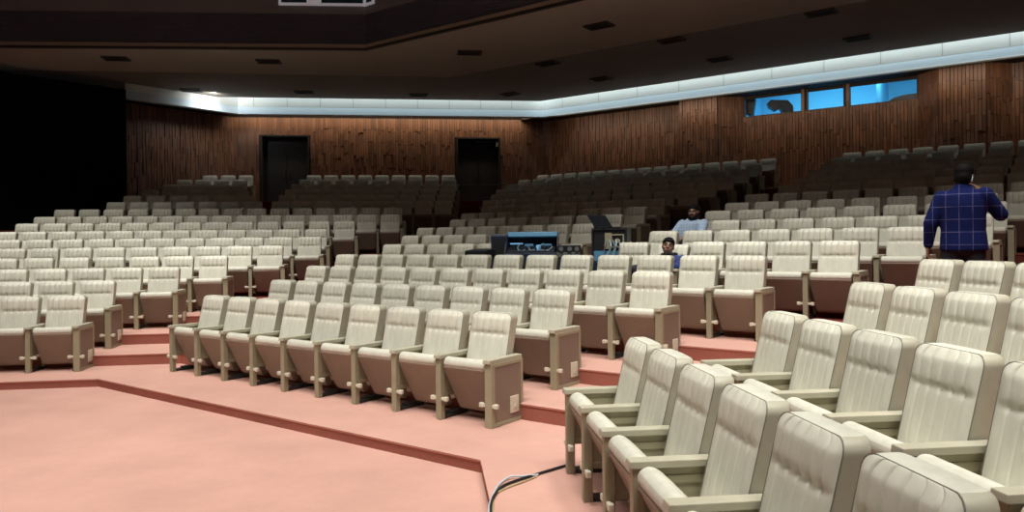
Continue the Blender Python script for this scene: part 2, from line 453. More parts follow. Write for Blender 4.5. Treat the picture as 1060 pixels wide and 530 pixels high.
# ------------------------------------------------------------------ floor: terraced tiers
FR = []
for r in range(1, 18):
    if r == 1: nl, nc, nr = 9.72, 4.33, .36
    elif r <= 16: nl, nc, nr = dL[r - 2] - .06, dC[r - 2] - .06, dR[r - 2] - .06
    else: nl, nc, nr = 27.6, 23.6, dR[15] + 1
    a = cross('L', nl, 'C', nc); c = cross('C', nc, 'R', nr)
    uc = to_un('R', c)[0]
    FR.append([un('L', to_un('L', a)[0] - 16, nl), a, c, un('R', 4.0, nr)] if c.y > -2 else [un('L', to_un('L', a)[0] - 16, nl), a, c, c + Vector((.5, -.5, 0))])
def floor_mesh():
    bm = bmesh.new()
    ZL = -.10
    P = [un('L', -22, 9.72), *FR[0][1:3], un('R', 4.0, .36)]
    v = [bm.verts.new((p.x, p.y, ZL)) for p in (FR[0][0], FR[0][1], FR[0][2], FR[0][3])] + [bm.verts.new(p) for p in ((FR[0][3].x, -4, ZL), (-24, -4, ZL), (-24, FR[0][0].y, ZL))]
    bm.faces.new(v)
    return finish(bm, 'floor_mesh', [M['carpet']])
tag(ob('floor', floor_mesh()), kind='structure')
def tiers_mesh():
    bm = bmesh.new(); nose = .018
    for r in range(1, 17):
        z = ZT[r - 1]; zb = ZT[r - 2] if r > 1 else -.10
        f0, f1 = FR[r - 1], FR[r]
        mi = 0 if r <= 4 else 2
        # subdivided noses for a slightly rounded carpet edge
        prof = [(0, zb), (-.004, z - .03), (-.012, z - .018), (-.008, z - .004), (.012, z)]
        def offs(d, zz, poly):
            out = []
            nl = to_un('L', poly[0])[1] + d; nc = to_un('C', poly[1])[1] + d; nr = to_un('R', poly[3])[1] + d
            a = cross('L', nl, 'C', nc)
            c = cross('C', nc, 'R', nr) if poly[2].y > -2 else poly[2]
            e0 = un('L', to_un('L', poly[0])[0], nl); e1 = un('R', to_un('R', poly[3])[0], nr)
            return [Vector((p.x, p.y, zz)) for p in (e0, a, c, e1)]
        rings = [[bm.verts.new(p) for p in offs(d, zz, f0)] for d, zz in prof]
        for i in range(len(rings) - 1):
            for k in range(3):
                f = bm.faces.new((rings[i][k], rings[i][k + 1], rings[i + 1][k + 1], rings[i + 1][k])); f.material_index = 1 if i < 3 else mi
                if r > 5 and i < 3: f.material_index = 2
        top = rings[-1]; nxt = [bm.verts.new((p.x, p.y, z)) for p in f1]
        for k in range(3):
            f = bm.faces.new((top[k], top[k + 1], nxt[k + 1], nxt[k])); f.material_index = mi
    return finish(bm, 'floor_tiers_mesh', [M['carpet'], M['riser'], M['redcarpet']])
tag(ob('floor', tiers_mesh()), kind='structure')

# ------------------------------------------------------------------ walls
NWL, NWC = 27.35, 23.15
kLC = cross('L', NWL, 'C', NWC)
def slat_wall(bm, p0, p1, z0, z1, holes=(), sw=.088, rh=.44, seed=1, inward=None):
    """staggered wooden battens on a backing, from plan point p0 to p1"""
    rnd = random.Random(seed)
    d = Vector((p1.x - p0.x, p1.y - p0.y, 0)); Lg = d.length; d.normalize(); nrm = Vector((d.y, -d.x, 0))
    if nrm.dot(inward) < 0: nrm = -nrm
    def inhole(a, b, c, e):
        return any(a < h[1] - .001 and b > h[0] + .001 and c < h[3] - .001 and e > h[2] + .001 for h in holes)
    xs = sorted({0, Lg, *[x for h in holes for x in h[:2]]}); zz = sorted({z0, z1, *[z for h in holes for z in h[2:]]})
    for i in range(len(xs) - 1):
        for j in range(len(zz) - 1):
            if inhole(xs[i], xs[i + 1], zz[j], zz[j + 1]): continue
            q = [p0 + d * x for x in (xs[i], xs[i + 1])]
            f = bm.faces.new([bm.verts.new((q[0].x, q[0].y, zz[j])), bm.verts.new((q[1].x, q[1].y, zz[j])), bm.verts.new((q[1].x, q[1].y, zz[j + 1])), bm.verts.new((q[0].x, q[0].y, zz[j + 1]))])
            f.material_index = 1
    n = max(1, int(round(Lg / sw))); w = Lg / n
    for i in range(n):
        z = z1 - rnd.choice((.0, .0, .0)); k = 0
        first = rnd.uniform(.35, .60)
        while z > z0 + .01:
            hgt = first if k == 0 else rh * rnd.uniform(.9, 1.1); zl = max(z0, z - hgt)
            a, b = i * w + .006, (i + 1) * w - .006
            if not inhole(a, b, zl, z):
                dep = rnd.uniform(.015, .055)
                c0, c1 = p0 + d * a, p0 + d * b
                vs = []
                for pt in (c0, c1):
                    for dd in (0, dep):
                        for hz in (zl + .004, z - .004):
                            vs.append(bm.verts.new((pt.x + nrm.x * dd, pt.y + nrm.y * dd, hz)))
                for f in ((2, 3, 7, 6), (2, 6, 4, 0), (3, 1, 5, 7), (0, 1, 3, 2), (4, 6, 7, 5)):
                    bm.faces.new([vs[q] for q in f]).material_index = 0
            else:
                for h in holes:      # trim against the hole
                    if a < h[1] and b > h[0]:
                        for (q0, q1) in ((zl, min(z, h[2])), (max(zl, h[3]), z)):
                            if q1 - q0 > .03:
                                dep = .03; c0, c1 = p0 + d * a, p0 + d * b; vs = []
                                for pt in (c0, c1):
                                    for dd in (0, dep):
                                        for hz in (q0 + .004, q1 - .004): vs.append(bm.verts.new((pt.x + nrm.x * dd, pt.y + nrm.y * dd, hz)))
                                for f in ((2, 3, 7, 6), (2, 6, 4, 0), (3, 1, 5, 7), (0, 1, 3, 2), (4, 6, 7, 5)): bm.faces.new([vs[q] for q in f]).material_index = 0
                        break
            z = zl; k += 1
ZW = 6.02
uKL = to_un('L', kLC)[0]
# left end corner of the rear wall
uFL = on_wall('L', NWL, 241, 121)[0]
kFL = un('L', uFL, NWL)
def door_hole(x0, x1, yt):
    a = on_wall('L', NWL, x0, yt); b = on_wall('L', NWL, x1, yt)
    return a[0], b[0], (a[1] + b[1]) / 2
d1 = door_hole(270, 320, 140); d2 = door_hole(472.5, 517.5, 142.5)
bm = bmesh.new()
slat_wall(bm, kFL, kLC, 2.6, ZW, [(d1[0] - uFL, d1[1] - uFL, 2.6, d1[2]), (d2[0] - uFL, d2[1] - uFL, 2.6, d2[2])], seed=3, inward=Vector((0, -1, 0)))
tag(ob('wall_rear', finish(bm, 'wall_rear_mesh', [M['slat'], M['wallback']])), kind='structure')
# left facet
fd = Vector((-cos(TH['F']) , sin(TH['F']), 0)); fd = Vector((-cos(-TH['F']), -abs(sin(TH['F'])), 0))
bm = bmesh.new()
slat_wall(bm, kFL, kFL + fd * 5.2, 1.2, ZW, seed=5, inward=Vector((1, -1, 0)))
tag(ob('wall_left', finish(bm, 'wall_left_mesh', [M['slat'], M['wallback']])), kind='structure')
# right facet with two piers and the control room windows
NP = NWC - .55
def uw(n, x): return on_wall('C', n, x, 120)[0]
uA = to_un('C', kLC)[0]
u_p1a, u_p1b, u_p1c, u_w = uw(NWC, 706), uw(NP, 704), uw(NP, 743), uw(NWC, 769.5)
u_p1a = u_p1b - .25
u_e = uw(NWC, 951); u_p2b, u_p2c, u_p2d = uw(NP, 972), uw(NP, 1021), uw(NWC, 1047)
wins = []
for (xa, xb, ta, tb, ba, bb) in ((770.6, 829.8, 99.2, 92.5, 121.1, 116.2), (835.4, 873.6, 90.6, 86.0, 113.6, 110.6), (879.2, 949.6, 85.3, 77.7, 109.8, 101.9)):
    a, b = on_wall('C', NWC, xa, ta), on_wall('C', NWC, xb, tb); c, e = on_wall('C', NWC, xa, ba), on_wall('C', NWC, xb, bb)
    wins.append((a[0], b[0], (c[1] + e[1]) / 2, (a[1] + b[1]) / 2))
WZ0 = sum(w[2] for w in wins) / 3; WZ1 = sum(w[3] for w in wins) / 3
wins = [(a, b, WZ0, WZ1) for a, b, _, _ in wins]
bm = bmesh.new(); inw = un('C', 0, -1)
def seg(u0, n0, u1, n1, holes=(), seed=1): slat_wall(bm, un('C', u0, n0), un('C', u1, n1), 2.6, ZW, holes, seed=seed, inward=inw)
seg(uA, NWC, u_p1a, NWC, seed=11); seg(u_p1a, NWC, u_p1b, NP, seed=12); seg(u_p1b, NP, u_p1c, NP, seed=13); seg(u_p1c, NP, u_w, NWC, seed=14)
seg(u_w, NWC, u_e, NWC, [(a - u_w, b - u_w, c, e) for a, b, c, e in wins], seed=15)
seg(u_e, NWC, u_p2b, NP, seed=16); seg(u_p2b, NP, u_p2c, NP, seed=17); seg(u_p2c, NP, u_p2d, NWC, seed=18); seg(u_p2d, NWC, u_p2d + 5, NWC, seed=19)
tag(ob('wall_right', finish(bm, 'wall_right_mesh', [M['slat'], M['wallback']])), kind='structure')

# ceilings, cove, bulkhead ----------------------------------------------------
ZC = 6.44
NFL, NFC = NWL - .95, NWC - .95
corner = lambda nl, nc: cross('L', nl, 'C', nc)
tF = math.atan2(fd.y, fd.x)
def facet_pt(off_l, nF_off, k):
    """point on a line parallel to the left facet, moved into the hall by nF_off, k metres from its corner with the line n_L = off_l"""
    nin = Vector((-fd.y, fd.x, 0)); nin = nin if nin.dot(Vector((1, -1, 0))) > 0 else -nin
    base = kFL + nin * nF_off
    # corner with L line
    t = TH['L']; nl = Vector((sin(t), cos(t), 0))
    s = (off_l - base.dot(nl)) / fd.dot(nl)
    c = base + fd * s
    return c + fd * k
def band(name, offs, mats, mi_list, kfar=3.75, right_u=2.5):
    """sweep a cross-section (distance in front of the wall, z) along the three wall facets"""
    bm = bmesh.new(); cols_ = []
    for o, z in offs:
        k = corner(NWL - o, NWC - o)
        pts = [facet_pt(NWL - o, o, kfar), facet_pt(NWL - o, o, 0), k, un('C', right_u, NWC - o)]
        cols_.append([bm.verts.new((p.x, p.y, z)) for p in pts])
    for i in range(len(offs) - 1):
        for k in range(3):
            bm.faces.new((cols_[i][k], cols_[i][k + 1], cols_[i + 1][k + 1], cols_[i + 1][k])).material_index = mi_list[i]
    o = ob(name, finish(bm, name + '_mesh', mats)); tag(o, kind='structure'); return o
band('trim_1', [(1.06, 7.15), (1.02, 6.85), (.97, 6.55), (.95, 6.25), (.945, 6.22)], [M['cove']], [0, 0, 0, 0])
band('trim_2', [(.945, 6.22), (1.05, 5.97), (1.03, 5.955), (.85, 5.955), (.85, 6.25)], [M['cove2']], [0, 0, 0, 0])
# joints of the cove panels
bm = bmesh.new()
for b, n, us in (('L', NFL - .02, [uFL + 1.1 * i + .9 for i in range(9)]), ('C', NFC - .02, [to_un('C', corner(NFL, NFC))[0] + 1.45 * i + .8 for i in range(14)])):
    for u in us:
        pts = [(u, -.055, 6.85), (u, -.01, 6.55), (u, .012, 6.24)]
        q = []
        for du in (-.008, .008): q.append([bm.verts.new(un(b, u + du, n + dn - .004, z)) for _, dn, z in pts])
        for i in range(2): bm.faces.new((q[0][i], q[1][i], q[1][i + 1], q[0][i + 1]))
tag(ob('trim_3', finish(bm, 'cove_joints_mesh', [mat('panel_joint', (.45, .48, .46), .7)])), kind='structure')
# soffit over the right wall, its shade put into the colour
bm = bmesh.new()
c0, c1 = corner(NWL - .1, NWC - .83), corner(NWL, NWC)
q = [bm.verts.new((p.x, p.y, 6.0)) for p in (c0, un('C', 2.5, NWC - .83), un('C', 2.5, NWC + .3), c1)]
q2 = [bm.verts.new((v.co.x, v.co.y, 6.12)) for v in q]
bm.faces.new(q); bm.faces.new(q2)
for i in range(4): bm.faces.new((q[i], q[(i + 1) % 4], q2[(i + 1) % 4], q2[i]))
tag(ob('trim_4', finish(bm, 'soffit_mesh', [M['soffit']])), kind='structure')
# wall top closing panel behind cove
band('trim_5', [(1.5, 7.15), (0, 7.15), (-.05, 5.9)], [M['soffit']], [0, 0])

NBL = to_un('L', at_z(200, 50, ZC))[1]; NBC = to_un('C', at_z(560, 9.5, ZC))[1]
pB0, pB1 = at_z(0, 48.5, ZC), at_z(372, 51.5, ZC)
TH['B'] = -math.atan2(pB1.y - pB0.y, pB1.x - pB0.x)
NBL = to_un('B', pB0)[1]
kB = cross('B', NBL, 'C', NBC)
NFOL, NFOC = to_un('L', at_z(300, 76, ZC))[1], to_un('C', at_z(530, 67, ZC))[1]
kFo = corner(NFOL, NFOC)
def ceil_panel(name, a, b, z, m, th=.12):
    bm = bmesh.new()
    lo = [[bm.verts.new((p.x, p.y, z)) for p in s] for s in (a, b)]
    hi = [[bm.verts.new((p.x, p.y, z + th)) for p in s] for s in (a, b)]
    n = len(a)
    for k in range(n - 1):
        bm.faces.new((lo[0][k], lo[0][k + 1], lo[1][k + 1], lo[1][k])); bm.faces.new((hi[0][k], hi[0][k + 1], hi[1][k + 1], hi[1][k]))
        bm.faces.new((lo[0][k], lo[0][k + 1], hi[0][k + 1], hi[0][k])); bm.faces.new((lo[1][k], lo[1][k + 1], hi[1][k + 1], hi[1][k]))
    tag(ob(name, finish(bm, name + '_mesh', [m])), kind='structure')
uB = to_un('L', kB)[0]
far = lambda nl: un('L', -26, nl)
PB = [un('B', -26, NBL), kB, un('C', 6, NBC)]; PFo = [far(NFOL), kFo, un('C', 6, NFOC)]
LIP = 1.50
kL = corner(NWL - LIP, NWC - LIP)
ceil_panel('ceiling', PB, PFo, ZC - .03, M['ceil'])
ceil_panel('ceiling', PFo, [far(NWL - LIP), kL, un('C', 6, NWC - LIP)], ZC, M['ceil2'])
# the far left ceiling strip also closes the left facet
# bulkhead with horizontal slats, tan lip and dark drip line
def sweep(name, prof, mats, mi, nl0=NBL, nc0=NBC):
    bm = bmesh.new(); rr = []
    for dn, z in prof:
        k = cross('B', nl0 + dn, 'C', nc0 + dn)
        rr.append([bm.verts.new((p.x, p.y, z)) for p in (un('B', -26, nl0 + dn), k, un('C', 6, nc0 + dn))])
    for i in range(len(prof) - 1):
        for k in range(2): bm.faces.new((rr[i][k], rr[i][k + 1], rr[i + 1][k + 1], rr[i + 1][k])).material_index = mi(i)
    o = ob(name, finish(bm, name + '_mesh', mats)); tag(o, kind='structure'); return o
sweep('trim_6', [(0, ZC - .03), (-.10, ZC - .03), (-.10, ZC + .02), (-.08, ZC + .02), (-.08, ZC + .11), (.0, ZC + .14)], [M['dark'], M['lip']], lambda i: 0 if i < 2 else 1)
prof = []; z = ZC + .12
while z < 7.30:
    prof += [(0.0, z), (-.02, z + .004), (-.02, z + .040), (0.0, z + .044)]; z += .056
sweep('wall_front', prof + [(0, 7.32)], [M['bulk']], lambda i: 0)
sweep('wall_front', [(.0, 7.32), (-.03, 7.32), (-.03, 9.6), (.5, 9.6)], [M['bulk2']], lambda i: 0)
# white framed window in the upper fascia
def upper_window():
    root = empty('window_1', un('B', 0, NBL - .04, 7.5), -TH['B']); root.location = un('B', 0, NBL - .035, 0); tag(root, kind='structure')
    bm = bmesh.new(); bm2 = bmesh.new()
    u0 = on_wall('B', NBL, 289, 5)[0]; u1 = to_un('B', kB)[0] + .05
    zb = on_wall('B', NBL, 330, 6.5)[1]
    box(bm, u0, u1, -.05, 0, zb, zb + .06, .004); box(bm, u0, u1, -.05, 0, zb + 1.2, zb + 1.26, .004)
    m1 = on_wall('B', NBL, 318, 3)[0]; m2 = on_wall('B', NBL, 333, 3)[0]
    for a, b in ((u0, u0 + .06), (m1, m2), (u1 - .06, u1)): box(bm, a, b, -.05, 0, zb + .06, zb + 1.2, .004)
    box(bm2, u0 + .06, m1, -.02, -.005, zb + .06, zb + 1.2); box(bm2, m2, u1 - .06, -.02, -.005, zb + .06, zb + 1.2)
    ob('window_frame', finish(bm, 'upper_window_frame_mesh', [M['white']]), root); ob('pane', finish(bm2, 'upper_window_pane_mesh', [M['pane']]), root)
    root2 = empty('window_2', un('C', 0, NBC - .035, 0), -TH['C']); tag(root2, kind='structure')
    bm = bmesh.new(); bm2 = bmesh.new(); c0 = to_un('C', kB)[0] - .02; c1 = on_wall('C', NBC, 389, 2)[0]
    box(bm, c0, c1, -.05, 0, zb, zb + .06, .004); box(bm, c0, c1, -.05, 0, zb + 1.2, zb + 1.26, .004)
    for a, b in ((c0, c0 + .06), (c1 - .06, c1)): box(bm, a, b, -.05, 0, zb + .06, zb + 1.2, .004)
    box(bm2, c0 + .06, c1 - .06, -.02, -.005, zb + .06, zb + 1.2)
    ob('window_frame', finish(bm, 'upper_window_frame_b_mesh', [M['white']]), root2); ob('pane', finish(bm2, 'upper_window_pane_b_mesh', [M['pane']]), root2)
upper_window()
# upper ceiling over the front of the hall and enclosing outer walls
bm = bmesh.new()
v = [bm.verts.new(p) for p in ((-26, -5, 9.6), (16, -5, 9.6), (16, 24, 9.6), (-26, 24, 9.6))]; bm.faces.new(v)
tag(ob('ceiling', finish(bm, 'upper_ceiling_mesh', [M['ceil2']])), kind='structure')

# black curtain wall on the far left
nin = Vector((-fd.y, fd.x, 0)); nin = nin if nin.dot(Vector((1, -1, 0))) > 0 else -nin
def curtain():
    a0, _ = ray(131, 150)
    base = kFL + nin * 1.35
    # find k where the line base+fd*k has X/Y = a0
    k = (a0 * base.y - base.x) / (fd.x - a0 * fd.y)
    bm = bmesh.new(); P = []
    n = 130
    for i in range(n + 1):
        s = k + i * .12
        wob = .025 * sin(i * 1.3) + .015 * sin(i * .47)
        P.append(base + fd * s + nin * wob)
    P = [base + fd * k - nin * .9] + P
    V = [[bm.verts.new((p.x, p.y, z)) for p in P] for z in (-.1, 6.16)]
    for i in range(len(P) - 1): bm.faces.new((V[0][i], V[0][i + 1], V[1][i + 1], V[1][i]))
    tag(ob('wall_left', finish(bm, 'black_wall_mesh', [M['blackwall']])), kind='structure')
curtain()

# doors ------------------------------------------------------------------------
def door(name, dd, lintel):
    u0, u1, zt = dd; z0 = ZT[15] - .02
    root = empty(name, un('L', (u0 + u1) / 2, NWL, z0), -TH['L']); tag(root, kind='structure')
    w = (u1 - u0) / 2; h = zt - z0
    bm = bmesh.new()
    box(bm, -w, -w + .05, -.06, .35, 0, h); box(bm, w - .05, w, -.06, .35, 0, h); box(bm, -w, w, -.06, .35, h - .05, h)
    ob('door_frame', finish(bm, 'door_frame_mesh', [M['door']]), root)
    for s in (-1, 1):
        bm = bmesh.new(); x0, x1 = sorted((s * .005, s * (w - .05)))
        box(bm, x0, x1, .24, .29, .005, h - .42, .004)
        l = ob('door_leaf', finish(bm, 'door_leaf_mesh', [M['door']]), root)
        bm = bmesh.new(); box(bm, min(s * .06, s * .10), max(s * .06, s * .10), .20, .24, .95, 1.25, .008)
        ob('door_handle', finish(bm, 'door_handle_mesh', [M['dark']]), l)
    bm = bmesh.new(); box(bm, -w + .05, w - .05, .26, .30, h - .42, h - .05)
    ob('transom', finish(bm, 'door_transom_mesh', [M['door']]), root)
    bm = bmesh.new(); box(bm, -w, w, .31, .34, 0, h); ob('gap_blocker', finish(bm, 'door_back_mesh', [M['door']]), root)  # added black board, stops the background showing bright between the leaves
    if lintel:
        bm = bmesh.new(); box(bm, w - .14, w - .08, -.02, .04, h - .34, h - .14, .005)
        ob('closer_box', finish(bm, 'door_closer_mesh', [M['greyplastic']]), root)
        bm = bmesh.new(); box(bm, -.1, w - .12, .1, .13, h - .15, h - .13)
        ob('closer_rail', finish(bm, 'door_closer_rail_mesh', [M['greyplastic']]), root)
door('door_1', d1, False); door('door_2', d2, True)
# hand rail before the second door
def rail():
    root = empty('handrail', un('L', (d2[0] + d2[1]) / 2, D['L'][15] - .9, ZT[14]), -TH['L'])
    tag(root, 'thin dark handrail across the aisle below the right-hand door', 'handrail')
    bm = bmesh.new(); tube(bm, [(-.85, 0, .78), (.85, 0, .78)], .018); ob('rail', finish(bm, 'handrail_mesh', [M['dark']], True), root)
    for x in (-.8, .8):
        bm = bmesh.new(); tube(bm, [(x, 0, 0), (x, 0, .78)], .016); ob('post', finish(bm, 'handrail_post_mesh', [M['dark']], True), root)
rail()

# control room -------------------------------------------------------------------
def control_room():
    bm = bmesh.new(); u0, u1 = u_w - .3, u_e + .3; n0, n1 = NWC + .02, NWC + 2.6; z0, z1 = WZ0 - .9, WZ1 + .35
    P = lambda u, n, z: bm.verts.new(un('C', u, n, z))
    bm.faces.new((P(u0, n1, z0), P(u1, n1, z0), P(u1, n1, z1), P(u0, n1, z1)))
    bm.faces.new((P(u0, n0, z0), P(u0, n1, z0), P(u0, n1, z1), P(u0, n0, z1)))
    bm.faces.new((P(u1, n0, z0), P(u1, n1, z0), P(u1, n1, z1), P(u1, n0, z1)))
    bm.faces.new((P(u0, n0, z0), P(u1, n0, z0), P(u1, n1, z0), P(u0, n1, z0)))
    bm.faces.new((P(u0, n0, z1), P(u1, n0, z1), P(u1, n1, z1), P(u0, n1, z1)))
    ub = wins[2][0] + .55
    bm.faces.new((P(ub, n0 + .8, z0), P(ub, n1, z0), P(ub, n1, z1), P(ub, n0 + .8, z1)))
    tag(ob('wall_control_room', finish(bm, 'control_room_mesh', [M['roomwall']])), kind='structure')
    for i, (a, b, c, e) in enumerate(wins):
        root = empty('window_%d' % (i + 3), un('C', (a + b) / 2, NWC, c), -TH['C']); tag(root, kind='structure')
        w = (b - a) / 2; h = e - c
        bm = bmesh.new()
        for q in ((-w, w, -.03, .012), (-w, w, h - .012, h + .02)): box(bm, q[0], q[1], -.03, .10, q[2], q[3])
        for q in ((-w, -w + .015), (w - .015, w)): box(bm, q[0], q[1], -.03, .10, .012, h - .012)
        ob('window_frame', finish(bm, 'control_window_frame_mesh', [mat('window_trim_wood', (.10, .06, .04), .5)]), root)
        bm = bmesh.new(); box(bm, -w + .015, w - .015, .03, .036, .012, h - .012); ob('pane', finish(bm, 'control_pane_mesh', [M['glass']]), root)
control_room()
def control_things():
    u, z = on_wall('C', NWC + .7, 806, 112)
    # follow-spot lamp, seen in silhouette
    root = empty('spotlight', un('C', u, NWC + .7, WZ0 - .88), -TH['C'] + .5); tag(root, 'black lamp housing in silhouette behind the left control room window', 'spotlight')
    zz = z - (WZ0 - .88)
    bm = bmesh.new()
    prof = [(-.34, zz + .16), (-.26, zz + .25), (.25, zz + .22), (.40, zz + .05), (.42, zz - .18), (.12, zz - .17), (.02, zz - .02), (-.10, zz - .10), (-.30, zz + .02)]
    A = [bm.verts.new((x, -.13, q)) for x, q in prof]; B = [bm.verts.new((x, .13, q)) for x, q in prof]
    bm.faces.new(A); bm.faces.new(B[::-1])
    for i in range(len(prof)): bm.faces.new((A[i], B[i], B[(i + 1) % len(prof)], A[(i + 1) % len(prof)]))
    ob('lamp_housing', finish(bm, 'lamp_housing_mesh', [M['blackplastic']]), root)
    bm = bmesh.new(); tube(bm, [(.15, 0, .0), (.15, 0, zz - .1)], .04); box(bm, -.15, .45, -.25, .25, 0, .04)
    ob('stand', finish(bm, 'lamp_stand_mesh', [M['blackplastic']]), root)
    u, z = on_wall('C', NWC + .6, 776, 111); zz = z - (WZ0 - .88)
    root = empty('loudspeaker', un('C', u, NWC + .6, WZ0 - .88), -TH['C'] + .2); tag(root, 'black leaning cabinet at left edge of the left control room window', 'loudspeaker')
    bm = bmesh.new(); box(bm, -.16, .16, -.15, .15, -.26, .26, .02, mtx=Matrix.Translation((0, 0, zz)) @ Matrix.Rotation(R(9), 4, 'Y')); ob('cabinet', finish(bm, 'loudspeaker_mesh', [M['blackplastic']]), root)
    bm = bmesh.new(); tube(bm, [(0, 0, 0), (0, 0, zz - .2)], .03); box(bm, -.2, .2, -.2, .2, 0, .03); ob('stand', finish(bm, 'loudspeaker_stand_mesh', [M['blackplastic']]), root)
    u, z = on_wall('C', NWC + .5, 942, 101)
    root = empty('control_desk', un('C', u, NWC + .55, WZ0 - .88), -TH['C']); tag(root, 'dark domed console low in the right control room window', 'desk')
    bm = bmesh.new(); zt = z - (WZ0 - .88)
    prism = [(-.55, zt - .08), (-.40, zt + .02), (-.15, zt + .07), (.3, zt + .08), (.45, zt - .08)]
    A = [bm.verts.new((x, -.2, q)) for x, q in prism]; B = [bm.verts.new((x, .2, q)) for x, q in prism]
    bm.faces.new(A); bm.faces.new(B[::-1])
    for i in range(5): bm.faces.new((A[i], B[i], B[(i + 1) % 5], A[(i + 1) % 5]))
    ob('console_hood', finish(bm, 'console_hood_mesh', [M['navy']]), root)
    bm = bmesh.new(); box(bm, -.9, .45, -.25, .3, zt - .13, zt - .08)
    for x in (-.8, .35): box(bm, x, x + .06, -.2, .25, 0, zt - .13)
    ob('desk_top', finish(bm, 'control_desk_mesh', [M['greyplastic']]), root)
control_things()

# recessed ceiling lights ----------------------------------------------------------
def downlights():
    bm = bmesh.new()
    for a in ((-.36, .36, -.36, -.30), (-.36, .36, .30, .36), (-.36, -.30, -.30, .30), (.30, .36, -.30, .30)): box(bm, a[0], a[1], a[2], a[3], -.04, .0, .004)
    rim = finish(bm, 'downlight_rim_mesh', [mat('downlight_rim', (.05, .045, .04), .6)])
    bm = bmesh.new(); box(bm, -.30, .30, -.30, .30, -.012, 0); louv = finish(bm, 'downlight_well_mesh', [mat('downlight_well', (.012, .01, .009), .8)])  # flat plate without a hole; the recess's dark is put into its colour
    bm = bmesh.new()
    for i in range(4): box(bm, -.29, .29, -.23 + i * .15, -.21 + i * .15, -.035, -.012)
    fin = finish(bm, 'downlight_louvre_mesh', [M['dark']])
    pos = [(120, 60), (278, 63), (486, 54), (198, 93), (315, 95), (433, 98), (567, 65), (528, 97), (623, 81), (620, 26), (695, 41), (745, 61), (850, 12.5), (888, 39)]
    names = ['leftmost of the first line', 'second of the first line from left', 'under the bulkhead corner', 'beside the left bright cove corner', 'above the left-hand door', 'above the space between both doors',
             'right of the bulkhead corner', 'above the right-hand door', 'before the bend of the bright cove', 'large one right of bulkhead, upper centre', 'second upper one right of centre', 'near the cove above the middle wall', 'highest one at upper right', 'rightmost one above the control room']
    for (x, y), nm in zip(pos, names):
        z = ZC - .03
        p = at_z(x, y, z)
        if to_un('L', p)[1] > NFOL or to_un('C', p)[1] > NFOC: p = at_z(x, y, ZC)
        b = 'C' if x > 500 else 'L'
        root = empty('ceiling_downlight', p, -TH[b]); root.scale = (.85, .55, 1); tag(root, 'dark square ceiling light recess, ' + nm, 'ceiling light', 'ceiling light recesses')
        ob('rim', rim, root); w = ob('recess_plate', louv, root); ob('louvre', fin, w)
downlights()

